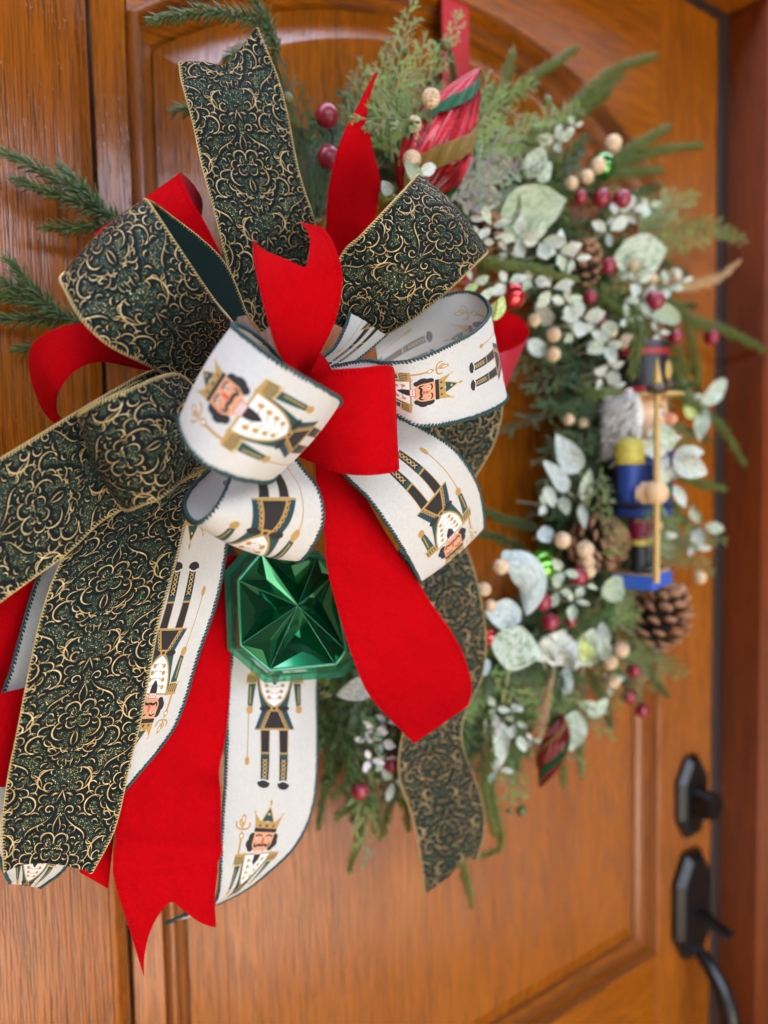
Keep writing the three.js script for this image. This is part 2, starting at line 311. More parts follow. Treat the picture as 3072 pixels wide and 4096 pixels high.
    O(black, x + s * 0.5, 107.3, 4.1, 3); Ln(white, 0.8, [x + s * 0.5 - 3.3, 106], [x + s * 0.5, 103.6, x + s * 0.5 + 3.3, 106]);
  }
  c.setTransform(1, 0, 0, 1, 0, 0);
  const im = c.getImageData(0, 0, W, H), d = im.data, n = tileNoise(41, 63, 117);
  for (let y = 0; y < H; y++) for (let x = 0; x < W; x++) { const i = (y * W + x) * 4, k = (x % 7 < 2 && y % 7 < 2 ? 0.84 : 1) * (0.98 + 0.04 * n(x / K, y / K)) * (y % 7 < 1 ? 0.955 : 1); for (let q = 0; q < 3; q++) d[i + q] *= k; }
  c.putImageData(im, 0, 0);
  const wb = pixelsTex(28, 28, (x, y) => { const h = 128 + 90 * Math.sin(x / 14 * Math.PI) * (((y / 14) | 0) ? 1 : -1); return [h, h, h]; }); wb.repeat.set(45, 84);
  M.linen = phys({ map: tex(C, true), bumpMap: wb, bumpScale: 0.00006, roughness: 0.85, transmission: 0.12, thickness: 0 });
  // the back shows the print faintly
  const D = canvas(W / 2 | 0, H / 2 | 0), e = D.getContext('2d'); e.fillStyle = '#c6c2bc'; e.fillRect(0, 0, W, H); e.globalAlpha = 0.42; e.drawImage(C, 0, 0, W / 2 | 0, H / 2 | 0);
  M.linenBack = phys({ map: tex(D, true), bumpMap: wb, bumpScale: 0.00012, roughness: 0.9, transmission: 0.12, thickness: 0 });
}
M.goldThread = std({ color: new THREE.Color(0.5, 0.37, 0.16), metalness: 0.7, roughness: 0.32 });
M.greenThread = std({ color: new THREE.Color(0.012, 0.05, 0.045), roughness: 0.6 });
// ---------------------------------------------------------------- setting: door, frame, porch
const T0 = EYE;                                             // heights below are given from the eye
function woodUV(g, along = 'y', ox = 0, oy = 0) {           // one tile is 0.5 m x 1 m
  const p = g.attributes.position, n = g.attributes.normal, u = new Float32Array(p.count * 2);
  for (let i = 0; i < p.count; i++) {
    const x = p.getX(i), y = p.getY(i), z = p.getZ(i), side = n && Math.abs(n.getX(i)) > 0.8 ? z : x + z * 0.6, flat = n && Math.abs(n.getY(i)) > 0.8 ? z : y + z * 0.6;
    if (along === 'y') { u[i * 2] = (side + ox) / 0.5; u[i * 2 + 1] = y + oy; } else { u[i * 2] = (flat + ox) / 0.5; u[i * 2 + 1] = x + oy; }
  }
  g.setAttribute('uv', new THREE.BufferAttribute(u, 2)); return g;
}
function box(x0, x1, y0, y1, z0, z1, along = 'y', ox = 0, oy = 0, r = 0.0015) {
  const g = new RoundedBoxGeometry(x1 - x0, y1 - y0, z1 - z0, 2, r); g.translate((x0 + x1) / 2, (y0 + y1) / 2, (z0 + z1) / 2); return woodUV(g, along, ox, oy);
}
const XL = 0.2, XR = 0.856, XE = 0.985, DTOP = T0 + 0.566, PB = T0 - 0.661, ARC = { x: 0.528, y: T0 - 0.079, r: 0.525 };
const arcY = (x, r = ARC.r) => ARC.y + Math.sqrt(Math.max(0, r * r - (x - ARC.x) ** 2));
{
  const door = thing('front_door', 'varnished orange brown wooden door with an arched raised panel', 'door', new V3(0.5, 0, 0));
  part('stile', box(0.1745, XL, 0.02, DTOP, -0.042, 0), M.door, door);
  part('stile', box(XR, XE, 0.02, DTOP, -0.042, 0, 'y', 0.27, 0.4), M.door, door);
  // top rail, cut to the arch
  const sh = new THREE.Shape(); sh.moveTo(XL + 0.001, DTOP); sh.lineTo(XL + 0.001, arcY(XL));
  for (let k = 0; k <= 48; k++) { const x = lerp(XL + 0.001, XR - 0.001, k / 48); sh.lineTo(x, arcY(x)); }
  sh.lineTo(XR - 0.001, DTOP); sh.closePath();
  let g = new THREE.ExtrudeGeometry(sh, { depth: 0.042, bevelEnabled: false }); g.translate(0, 0, -0.0425);
  part('top_rail', woodUV(g, 'x', 0.31, 0.2), M.door, door);
  part('lock_rail', box(XL + 0.001, XR - 0.001, PB - 0.24, PB, -0.0425, -0.0005, 'x', 0.13, 0.55), M.door, door);
  part('lower_panel', box(XL + 0.001, XR - 0.001, 0.02, PB - 0.241, -0.035, -0.012, 'y', 0.2, 0.1), M.door, door);
  // raised panel field with a bevelled border
  const inset = (d) => { const pts = [], x0 = XL + d, x1 = XR - d; pts.push([x0, PB + d], [x1, PB + d]); for (let k = 0; k <= 48; k++) { const x = lerp(x1, x0, k / 48); pts.push([x, arcY(x, ARC.r - d)]); } return pts; };
  {
    const mb = new MB(), rings = [[0.026, -0.0175], [0.055, -0.0045], [0.055, -0.0045]].map(([d, z]) => inset(d).map(([x, y]) => new V3(x, y, z)));
    for (let k = 0; k < 1; k++) { const a = rings[k], b = rings[k + 1], n = a.length; for (let i = 0; i < n; i++) { const j = (i + 1) % n, s = mb.p.length / 3; mb.v(a[i]); mb.v(a[j]); mb.v(b[j]); mb.v(b[i]); mb.q(s, s + 1, s + 2, s + 3); } }
    const bev = mb.geo();
    const shp = new THREE.Shape(inset(0.055).map(([x, y]) => new THREE.Vector2(x, y))); const fl = new THREE.ExtrudeGeometry(shp, { depth: 0.02, bevelEnabled: false }); fl.translate(0, 0, -0.0235);
    woodUV(bev, 'y', 0.11, 0.3); woodUV(fl, 'y', 0.11, 0.3);
    const panel = part('raised_panel', fl, M.door, door); part('panel_bevel', bev, M.door, panel);
  }
  // moulding: one mitred length a side
  const prof = [[0, 0.0005], [0.0004, 0.0042], [0.0020, 0.0072], [0.0043, 0.0086], [0.0066, 0.0076], [0.0080, 0.0050], [0.0083, 0.0014], [0.0102, 0.0012], [0.0106, -0.0030], [0.0128, -0.0080], [0.0160, -0.0120], [0.0200, -0.0146], [0.0232, -0.0154], [0.0236, -0.0200], [0.0265, -0.0200]];
  const lens = [[[XL, PB], [XL, arcY(XL)]], [], [[XR, arcY(XR)], [XR, PB]], [[XR, PB], [XL, PB]]];
  for (let k = 0; k <= 40; k++) { const x = lerp(XL, XR, k / 40); lens[1].push([x, arcY(x)]); }
  const nrm = (a, b) => { const dx = b[0] - a[0], dy = b[1] - a[1], l = Math.hypot(dx, dy); return [dy / l, -dx / l]; };
  const mitre = (n1, n2) => { const d = 1 + n1[0] * n2[0] + n1[1] * n2[1]; return [(n1[0] + n2[0]) / d, (n1[1] + n2[1]) / d]; };
  lens.forEach((L, q) => {
    const before = lens[(q + 3) % 4], after = lens[(q + 1) % 4], mb = new MB(), W = prof.length;
    L.forEach((p, i) => {
      const n1 = i ? nrm(L[i - 1], p) : nrm(before[before.length - 2], before[before.length - 1]), n2 = i < L.length - 1 ? nrm(p, L[i + 1]) : nrm(after[0], after[1]), m = mitre(n1, n2);
      prof.forEach(([s, h]) => mb.v(new V3(p[0] + m[0] * s, p[1] + m[1] * s, h)));
      if (i) for (let j = 0; j < W - 1; j++) mb.q((i - 1) * W + j, i * W + j, i * W + j + 1, (i - 1) * W + j + 1);
    });
    let gm = mb.geo(); part('moulding', woodUV(gm, q % 2 ? 'x' : 'y', 0.05 + q * 0.07, q * 0.3), M.door, door, ['', 'arched moulding over the panel', '', ''][q] || undefined);
  });

  // frame: wide board on the left, jamb and head
  const fr = thing('door_frame', 'wooden door frame with a wide left board and a dark right jamb', 'door frame', new V3(1, 0, 0));
  {
    const shp = new THREE.Shape(), pts = [[-0.5, -0.05], [-0.5, 0.022], [0.15, 0.022], [0.1522, 0.0212], [0.1536, 0.0188], [0.1545, 0.0172], [0.158, 0.0166], [0.1615, 0.0148], [0.1638, 0.0118], [0.165, 0.0085], [0.1668, 0.0062], [0.169, 0.0052], [0.1702, 0.0038], [0.1706, 0.0006], [0.1706, 0.0004], [0.1, 0.0004], [0.1, -0.05]];
    pts.forEach(([x, z], i) => (i ? shp.lineTo(x, -z) : shp.moveTo(x, -z)));
    let g2 = new THREE.ExtrudeGeometry(shp, { depth: DTOP + 0.01, bevelEnabled: false }); g2.rotateX(-Math.PI / 2); g2 = toCreasedNormals(g2, 0.6);
    part('board', woodUV(g2, 'y', 0.02, 0.62), M.door, fr);
  }
  const JX = 1.009, JZ = 0.056;
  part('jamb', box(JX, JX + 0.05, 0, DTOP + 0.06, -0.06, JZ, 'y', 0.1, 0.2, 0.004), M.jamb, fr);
  part('head', box(0.171, JX - 0.0005, DTOP + 0.012, DTOP + 0.06, -0.06, JZ, 'x', 0.3, 0.1, 0.004), M.door, fr);
  part('weather_strip', box(XE + 0.0015, JX - 0.0005, 0.02, DTOP + 0.011, -0.03, 0.0025, 'y', 0, 0, 0.002), M.strip, fr);
  part('weather_strip', box(0.1712, 0.1742, 0.02, DTOP, -0.03, -0.011, 'y', 0, 0, 0.001), M.strip, fr);
  part('weather_strip', box(0.172, XE + 0.001, DTOP + 0.0015, DTOP + 0.0115, -0.03, 0.0025, 'y', 0, 0, 0.002), M.strip, fr);
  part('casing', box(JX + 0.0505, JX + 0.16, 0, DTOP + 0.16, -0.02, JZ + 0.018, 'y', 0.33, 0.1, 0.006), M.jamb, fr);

  // porch around, outside the picture: what the varnish mirrors and what keeps the open sky off
  const plaster = std({ color: new THREE.Color(0.5, 0.45, 0.38), roughness: 0.9 });
  const wall = (x0, x1, y0, y1, z0, z1) => { const b = new THREE.BoxGeometry(x1 - x0, y1 - y0, z1 - z0); b.translate((x0 + x1) / 2, (y0 + y1) / 2, (z0 + z1) / 2); return b; };
  structure('house_wall', mergeGeometries([wall(JX + 0.161, 6, 0, 2.9, -0.2, 0.03), wall(-6, -0.501, 0, 2.9, -0.2, 0.02), wall(-0.5, JX + 0.16, DTOP + 0.162, 2.9, -0.2, 0.03), wall(-0.5, JX + 0.16, 0, 2.9, -0.3, -0.2)]), plaster);
  const nc = tileNoise(51, 32, 32), nc2 = tileNoise(52, 128, 128);
  const conc = pixelsTex(512, 512, (x, y) => { const k = 206 + 34 * (nc(x / 16, y / 16) - 0.5) + 36 * (nc2(x / 4, y / 4) - 0.5); return [k, k * 0.97, k * 0.93]; }, true, 2, 7);
  const lawn = pixelsTex(512, 512, (x, y) => { const k = 0.75 + 0.5 * nc2(x / 4, y / 4) * nc(x / 16, y / 16); return [92 * k, 100 * k, 62 * k]; }, true, 40, 40);
  const gr = new THREE.PlaneGeometry(80, 80); gr.rotateX(-Math.PI / 2); structure('unseen_ground', gr, std({ map: lawn, roughness: 0.95 }));  // out of view, kept dark so little light bounces up
  const pa = new THREE.PlaneGeometry(2.3, 8); pa.rotateX(-Math.PI / 2); pa.translate(0.55, 0.004, 5.39); structure('path', pa, std({ map: conc, roughness: 0.9 }));  // out of view, pale strip placed to give the lower door its sheen
  { // added hedge mass out of view, put up to block the low sky
    const h = new THREE.BoxGeometry(26, 3.3, 1.6, 130, 20, 8), p = h.attributes.position, n1 = tileNoise(53, 64, 64), n2 = tileNoise(54, 64, 64);
    for (let i = 0; i < p.count; i++) { const x = p.getX(i), y = p.getY(i), z = p.getZ(i), d = 0.35 * (n1(x * 2 + z, y * 2 + z) - 0.5) + 0.2 * (n2(x * 5, y * 5 + z * 3) - 0.5); p.setXYZ(i, x, y + (y > 0 ? d * 1.4 : 0), z + d); }
    h.computeVertexNormals(); h.translate(1, 1.65, 10.5); structure('added_hedge', h, std({ color: new THREE.Color(0.03, 0.055, 0.02), roughness: 0.9 }));
  }
  structure('unseen_porch_ceiling', wall(-2.6, 6, 2.62, 2.75, 0.5, 2.5), std({ color: new THREE.Color(0.035, 0.02, 0.012), roughness: 0.7 }));  // out of view, placed to hold off high sky and darken upper reflections
  const side = std({ color: new THREE.Color(0.09, 0.04, 0.02), roughness: 0.8 });
  structure('unseen_porch_wall', wall(1.6, 1.75, 0, 2.62, 0.031, 2.2), side); structure('unseen_porch_wall', wall(-1.75, -1.6, 0, 2.62, 0.031, 2.2), side);  // out of view, dark walls placed to narrow the light from the sides
  const pf = new THREE.PlaneGeometry(3.2, 1.34); pf.rotateX(-Math.PI / 2); pf.translate(0, 0.004, 0.705); structure('unseen_porch_floor', pf, std({ color: new THREE.Color(0.12, 0.09, 0.07), roughness: 0.8 }));  // out of view, dark to cut the bounce near the door
}

// ---------------------------------------------------------------- lock and handle, seen small and out of focus at the right
function octPlate(x0, x1, y0, y1, cut, cutY, z0, h, bev) {
  const s = new THREE.Shape(); const a = [[x0, y0 + cutY], [x0 + cut, y0], [x1 - cut, y0], [x1, y0 + cutY], [x1, y1 - cutY], [x1 - cut, y1], [x0 + cut, y1], [x0, y1 - cutY]];
  a.forEach((p, i) => (i ? s.lineTo(...p) : s.moveTo(...p))); s.closePath();
  const g = new THREE.ExtrudeGeometry(s, { depth: h, bevelEnabled: true, bevelSegments: 1, bevelSize: bev, bevelThickness: bev, bevelOffset: -bev }); g.translate(0, 0, z0); return g;
}
{
  const a = at(1463, 1645, 0.004), b = at(1526, 1792, 0.008);
  const lock = thing('deadbolt', 'black octagonal deadbolt above the door handle', 'lock', new V3((a.x + b.x) / 2, (a.y + b.y) / 2, 0));
  part('rosette', octPlate(a.x, b.x, b.y, a.y, 0.02, 0.03, 0.0005, 0.006, 0.007), M.iron, lock);
  const c = new THREE.CylinderGeometry(0.017, 0.021, 0.026, 32); c.rotateX(Math.PI / 2); c.translate((a.x + b.x) / 2 + 0.003, (a.y + b.y) / 2 - 0.006, 0.026); part('cylinder', c, M.iron, lock);
  const p = at(1456, 1858, 0.004), q = at(1530, 2040, 0.008);
  const hd = thing('door_handle', 'black handleset with a thumb latch and a curved grip', 'door handle', new V3((p.x + q.x) / 2, (p.y + q.y) / 2, 0));
  part('plate', octPlate(p.x, q.x, q.y, p.y, 0.022, 0.035, 0.0005, 0.008, 0.008), M.iron, hd);
  const mx = (p.x + q.x) / 2 + 0.004, mb = new MB();
  tubeInto(mb, curvePts([new V3(mx, q.y + 0.012, 0.008), new V3(mx, q.y - 0.004, 0.03), new V3(mx, q.y - 0.045, 0.056), new V3(mx, q.y - 0.1, 0.062), new V3(mx, q.y - 0.16, 0.05), new V3(mx, q.y - 0.2, 0.028), new V3(mx, q.y - 0.22, 0.008)], 40), (t) => 0.0085 + 0.0045 * Math.sin(Math.PI * t), 12);
  part('grip', mb.geo(), M.iron, hd);
  const l = new RoundedBoxGeometry(0.022, 0.005, 0.05, 3, 0.0024); l.rotateX(0.28); l.translate(mx, (p.y + q.y) / 2 - 0.016, 0.036); part('thumb_latch', l, M.iron, hd);
  const f = new THREE.CylinderGeometry(0.02, 0.024, 0.01, 24); f.rotateX(Math.PI / 2); f.translate(mx, q.y - 0.22, 0.006); part('foot', f, M.iron, hd);
}
// ---------------------------------------------------------------- red hanger over the top of the door
{
  const h = thing('wreath_hanger', 'flat red wreath hanger hooked over the top of the door', 'hanger', new V3(0.519, DTOP, 0));
  part('strap', box(0.502, 0.5365, T0 + 0.17, DTOP + 0.0008, 0.004, 0.0062), M.hanger, h);
  part('hook', box(0.502, 0.5365, DTOP + 0.001, DTOP + 0.0012 + 0.0005, -0.044, 0.0062, 'y', 0, 0, 0.0002), M.hanger, h);
}
// ---------------------------------------------------------------- the bow
const ROW = 72, COL = 22;
// A ribbon between two edges, each a list of [fx, fy, z]. Face and back are two cloths 0.5 mm apart.
function ribbon(bow, kind, name, Lp, Rp, o = {}) {
  const { bulge = 0, period = { damask: DAMASK, linen: LINEN, velvet: 0.06 }[kind], v0 = 0, vdir = 1, ref = 0.45, end = () => 1, start = () => 0, flip = false, ripple = 0, label, edges = true, folds = [] } = o;
  const toC = (P) => new THREE.CatmullRomCurve3(P.map((p) => at(...p)), false, 'catmullrom', 0.5);
  const cl = toC(Lp), cr = toC(Rp), same = Lp.length === Rp.length;
  const pa = (t) => (same ? cl.getPoint(t) : cl.getPointAt(t)), pb = (t) => (same ? cr.getPoint(t) : cr.getPointAt(t));
  const R = o.rows ?? ROW, C = COL, P = [], ph = rnd() * 6;
  const len = [0]; { let q = null; for (let i = 0; i <= 200; i++) { const m = pa(i / 200).lerp(pb(i / 200), 0.5); if (q) len.push(len[len.length - 1] + m.distanceTo(q)); q = m; } }
  const lenAt = (t) => { const x = clamp(t, 0, 1) * 200, i = Math.min(199, Math.floor(x)); return lerp(len[i], len[i + 1], x - i); };
  const nAt = (t) => { const a = pa(t), b = pb(t), a2 = pa(Math.min(1, t + 0.01)), b2 = pb(Math.min(1, t + 0.01)), a1 = pa(Math.max(0, t - 0.01)), b1 = pb(Math.max(0, t - 0.01)); const dT = a2.add(b2).sub(a1).sub(b1); return new V3().crossVectors(b.sub(a), dT).normalize(); };
  const pr = pa(ref).lerp(pb(ref), 0.5), sgn = nAt(ref).dot(toEye(pr)) > 0 ? 1 : -1, face = flip ? -sgn : sgn;
  for (let i = 0; i <= R; i++) for (let j = 0; j <= C; j++) {
    const s = j / C, t = lerp(start(s), end(s), i / R), q = pa(t).lerp(pb(t), s);
    const n = nAt(t).multiplyScalar(sgn);
    q.addScaledVector(n, bulge * 4 * s * (1 - s) + ripple * Math.sin(s * 5 + t * 9 + ph) * Math.sin(Math.PI * s) * 0.5 + ripple * 0.6 * Math.sin(t * 17 + ph * 2));
    for (const [t0, w, dep, sl = 0] of folds) { const e = (t - t0 - sl * (s - 0.5)) / w; q.addScaledVector(n, dep * Math.exp(-e * e)); }
    P.push({ q, s, t });
  }
  const W = C + 1, nor = P.map((_, k) => {
    const i = Math.floor(k / W), j = k % W, a = P[i * W + Math.max(0, j - 1)].q, b = P[i * W + Math.min(C, j + 1)].q, c = P[Math.max(0, i - 1) * W + j].q, d = P[Math.min(R, i + 1) * W + j].q;
    return new V3().crossVectors(b.clone().sub(a), d.clone().sub(c)).normalize().multiplyScalar(face);
  });
  const N = P.length, pos = new Float32Array(N * 6), nn = new Float32Array(N * 6), uv = new Float32Array(N * 4), idx = [[], []];
  P.forEach((p, k) => {
    const u = face * vdir > 0 ? p.s : 1 - p.s, v = vdir * lenAt(p.t) / period + v0;
    for (const [m, off, g] of [[0, 0.00025, 1], [N, -0.00025, -1]]) { const x = p.q.clone().addScaledVector(nor[k], off); pos.set([x.x, x.y, x.z], (k + m) * 3); nn.set([nor[k].x * g, nor[k].y * g, nor[k].z * g], (k + m) * 3); uv.set([u, v], (k + m) * 2); }
  });
  for (let i = 0; i < R; i++) for (let j = 0; j < C; j++) {
    const a = i * W + j, b = a + 1, c = a + W, d = c + 1, quad = face > 0 ? [a, b, d, a, d, c] : [a, d, b, a, c, d];
    idx[0].push(...quad); for (let m = 0; m < 6; m += 3) idx[1].push(quad[m] + N, quad[m + 2] + N, quad[m + 1] + N);
  }
  const g = new THREE.BufferGeometry();
  g.setAttribute('position', new THREE.BufferAttribute(pos, 3)); g.setAttribute('normal', new THREE.BufferAttribute(nn, 3)); g.setAttribute('uv', new THREE.BufferAttribute(uv, 2));
  g.setIndex(idx[0].concat(idx[1])); g.addGroup(0, idx[0].length, 0); g.addGroup(idx[0].length, idx[1].length, 1);
  const mats = { damask: [M.damask, M.damaskBack], linen: [M.linen, M.linenBack], velvet: [M.velvet, M.velvetBack] }[kind];
  const mesh = part(name, g, mats, bow, label);
  if (kind !== 'velvet' && edges) {                        // whipped edge
    const mb = new MB();
    for (const j of [0, C]) {
      const line = [], inw = [], nm = []; let acc = 0, next = 0; const pitch = kind === 'damask' ? 0.0017 : 0.0021;
      const full = []; for (let i = 0; i <= R; i++) full.push(P[i * W + j].q);
      for (let i = 0; i < R; i++) {
        const a = full[i], b = full[i + 1], l = a.distanceTo(b); if (l < 1e-6) continue;
        while (next <= acc + l) { const f = (next - acc) / l; line.push(a.clone().lerp(b, f)); const k = i * W + j, k2 = i * W + (j ? C - 1 : 1); inw.push(P[k2].q.clone().sub(P[k].q).normalize()); nm.push(nor[k]); next += pitch; }
        acc += l;
      }
      const core = full.filter((_, i) => i % 2 === 0 || i === R); tubeInto(mb, core, kind === 'damask' ? 0.00035 : 0.00055, 5);
      line.forEach((p, i) => {
        const d = line[Math.min(line.length - 1, i + 1)].clone().sub(line[Math.max(0, i - 1)]).normalize(), jit = rr(0.8, 1.2);
        const w = kind === 'damask' ? 0.0015 : 0.0015, h = kind === 'damask' ? 0.0006 : 0.0008;
        const A = p.clone().addScaledVector(inw[i], -0.0005).addScaledVector(d, -0.0008), Bq = p.clone().addScaledVector(inw[i], w * jit).addScaledVector(d, 0.0009);
        const mid = A.clone().lerp(Bq, 0.45);
        for (const sg of [1, -1]) tubeInto(mb, [A, mid.clone().addScaledVector(nm[i], sg * h), Bq], (t) => (kind === 'damask' ? 0.0005 : 0.00095) * (0.45 + 0.55 * Math.sin(Math.PI * t)), 4);
      });
    }
    part(kind === 'damask' ? 'gold_stitching' : 'green_stitching', mb.geo(), kind === 'damask' ? M.goldThread : M.greenThread, mesh, undefined, 'stuff');
  }
  return mesh;
}
const bow = thing('ribbon_bow', 'large layered bow of red velvet, gold printed damask and toy soldier linen ribbon', 'bow', at(650, 800, 0.2));
const RB = (...a) => ribbon(bow, ...a);
// red loops and tails at the back
RB('velvet', 'velvet_loop', [[330, 660, .14], [280, 590, .16], [235, 540, .163], [204, 507, .155], [230, 500, .145], [260, 520, .138], [300, 560, .132]], [[520, 640, .14], [450, 495, .16], [415, 435, .163], [389, 375, .155], [415, 395, .145], [437, 435, .138], [432, 480, .132]]);
RB('velvet', 'velvet_loop', [[360, 790, .16], [270, 718, .172], [200, 698, .178], [130, 708, .178], [78, 735, .168], [62, 775, .152], [74, 840, .142], [108, 905, .135], [200, 960, .13]], [[390, 815, .16], [300, 797, .176], [220, 782, .186], [165, 800, .188], [130, 840, .182], [122, 870, .168], [128, 900, .156], [165, 925, .145], [250, 990, .138]], { bulge: 0.002 });
RB('velvet', 'velvet_tail', [[690, 640, .14], [703, 500, .155], [710, 405, .162], [735, 305, .165], [768, 238, .16], [808, 160, .15]], [[790, 640, .14], [805, 510, .15], [820, 395, .158], [805, 322, .165], [793, 240, .162], [812, 164, .15]], { bulge: 0.003, v0: 0.3 });
RB('velvet', 'velvet_loop', [[1000, 775, .17], [1060, 766, .175], [1110, 752, .175], [1143, 722, .165], [1128, 690, .152], [1085, 673, .14], [1050, 680, .13], [1000, 720, .13]], [[1000, 900, .17], [1050, 862, .175], [1080, 845, .175], [1096, 830, .165], [1088, 810, .15], [1060, 790, .14], [1030, 800, .13], [1000, 820, .13]]);
RB('velvet', 'velvet_tail', [[60, 1150, .14], [20, 1250, .14], [-30, 1400, .138], [-45, 1550, .135], [-45, 1700, .132]], [[180, 1200, .14], [110, 1290, .14], [60, 1400, .138], [42, 1550, .135], [8, 1720, .132]], { ripple: 0.002 });
RB('velvet', 'velvet_tail', [[-60, 1512, .158], [-65, 1600, .158], [-70, 1700, .156]], [[120, 1470, .158], [85, 1570, .158], [28, 1700, .156]]);
RB('velvet', 'velvet_tail', [[140, 1640, .15], [155, 1770, .15], [172, 1884, .146]], [[262, 1640, .15], [250, 1760, .15], [234, 1920, .146]]);
// damask at the back
RB('damask', 'damask_tail', [[560, 720, .14], [520, 655, .15], [485, 550, .158], [455, 430, .16], [435, 350, .16], [415, 265, .158], [395, 185, .155], [386, 131, .15]], [[700, 600, .14], [692, 530, .15], [680, 480, .158], [660, 420, .16], [641, 345, .16], [622, 260, .158], [600, 165, .155], [556, 58, .15]], { end: (s) => 1 - 0.085 * Math.pow(1 - Math.abs(s - 0.46) / 0.54, 1.2), v0: 0.42, ripple: 0.0012 });
RB('damask', 'damask_loop', [[870, 835, .165], [900, 900, .168], [930, 970, .165], [965, 1045, .16]], [[1080, 840, .165], [1084, 895, .168], [1064, 965, .165], [1024, 1035, .16]], { v0: 0.2 });
RB('damask', 'damask_tail', [[880, 1180, .12], [900, 1260, .125], [930, 1340, .125], [930, 1420, .122], [900, 1500, .118], [872, 1570, .112], [862, 1630, .108], [866, 1690, .104], [888, 1760, .1], [905, 1840, .096], [918, 1932, .093]], [[985, 1130, .12], [1015, 1210, .125], [1040, 1300, .128], [1052, 1385, .124], [1042, 1460, .116], [1003, 1540, .112], [998, 1600, .114], [1022, 1670, .106], [1042, 1735, .1], [1044, 1800, .096], [1032, 1857, .093]], { end: (s) => 1 - 0.035 * Math.max(0, 1 - Math.abs(s - 0.74) / 0.26), v0: 0.4, vdir: -1, ripple: 0.002 });
// linen at the back
RB('linen', 'linen_tail', [[110, 1180, .148], [78, 1256, .152], [55, 1330, .153], [25, 1440, .153], [2, 1510, .15], [-25, 1650, .145], [-20, 1780, .14], [0, 1862, .135], [22, 1908, .122]], [[310, 1180, .148], [290, 1256, .152], [270, 1330, .153], [240, 1440, .153], [220, 1510, .15], [195, 1650, .145], [172, 1780, .14], [146, 1868, .135], [88, 1917, .122]], { vdir: -1, v0: 0.2 });
RB('linen', 'linen_tail', [[350, 1060, .166], [330, 1170, .169], [302, 1290, .171], [268, 1420, .171], [245, 1530, .169], [216, 1640, .166], [184, 1740, .162]], [[500, 1060, .166], [492, 1171, .169], [473, 1280, .171], [430, 1415, .171], [395, 1531, .169], [350, 1610, .166], [255, 1728, .162]], { vdir: 1, v0: 0.69, ripple: 0.001 });
RB('linen', 'linen_tail', [[500, 1400, .12], [495, 1476, .125], [488, 1600, .13], [483, 1720, .135], [478, 1830, .138], [466, 1935, .132], [430, 1968, .112], [356, 1996, .092]], [[690, 1400, .12], [687, 1476, .125], [685, 1600, .13], [676, 1740, .135], [640, 1828, .138], [560, 1896, .132], [490, 1945, .112], [420, 1975, .092]], { vdir: -1, v0: 0.83, ripple: 0.0018 });
RB('linen', 'linen_loop', [[650, 805, .2], [690, 775, .205], [722, 748, .208], [745, 705, .208], [757, 665, .204], [765, 626, .195], [775, 605, .185]], [[700, 815, .2], [760, 785, .203], [830, 728, .206], [895, 668, .207], [938, 640, .203], [961, 612, .195], [932, 575, .185]], { vdir: 1, v0: 0.95 });
// hanging tails in front
RB('velvet', 'velvet_tail', [[480, 1200, .15], [470, 1290, .152], [430, 1420, .155], [380, 1540, .158], [310, 1650, .16], [262, 1730, .16], [243, 1830, .16], [250, 1910, .16], [278, 2000, .158], [309, 2106, .155]], [[530, 1200, .145], [510, 1290, .148], [496, 1420, .152], [490, 1540, .155], [483, 1650, .158], [478, 1730, .16], [473, 1830, .16], [469, 1900, .16], [466, 1955, .158], [464, 1999, .155]], { end: (s) => 1 - 0.15 * Math.pow(Math.max(0, 1 - Math.abs(s - 0.52) / (s < 0.52 ? 0.52 : 0.48)), s < 0.52 ? 0.7 : 1.1), ripple: 0.003, folds: [[0.66, 0.022, 0.0028, 0.02], [0.73, 0.018, -0.002, -0.03], [0.42, 0.05, -0.004, 0.1]] });
RB('damask', 'damask_tail', [[270, 1040, .163], [200, 1110, .168], [135, 1206, .174], [100, 1296, .178], [68, 1420, .178], [35, 1586, .175], [18, 1680, .172], [4, 1784, .168], [8, 1884, .164]], [[440, 1010, .163], [420, 1060, .168], [400, 1131, .174], [375, 1240, .178], [340, 1360, .178], [305, 1546, .175], [280, 1659, .172], [250, 1784, .168], [198, 1884, .166]], { end: (s) => 1 - 0.028 * Math.sin(Math.PI * Math.pow(s, 0.8)), v0: 0.55, vdir: -1, ripple: 0.0016 });
RB('damask', 'damask_tail', [[420, 780, .183], [330, 800, .19], [250, 840, .193], [165, 890, .195], [70, 948, .195], [0, 990, .193], [-70, 1030, .19]], [[480, 985, .183], [440, 1018, .19], [340, 1065, .193], [235, 1116, .195], [150, 1191, .195], [70, 1250, .193], [-25, 1320, .19]], { v0: 0.15, ripple: 0.0012 });
RB('velvet', 'velvet_tail', [[680, 960, .195], [686, 1050, .208], [691, 1130, .213], [703, 1210, .209], [727, 1305, .198], [757, 1405, .191], [800, 1490, .193], [845, 1552, .2], [893, 1607, .209]], [[760, 1000, .195], [798, 1085, .206], [835, 1158, .211], [885, 1230, .207], [932, 1297, .198], [972, 1360, .191], [1005, 1425, .193], [1020, 1480, .2], [1010, 1525, .207]], { bulge: 0.003, ripple: 0.0016, folds: [[0.36, 0.07, 0.003, 0.12], [0.62, 0.1, -0.005, -0.25]] });
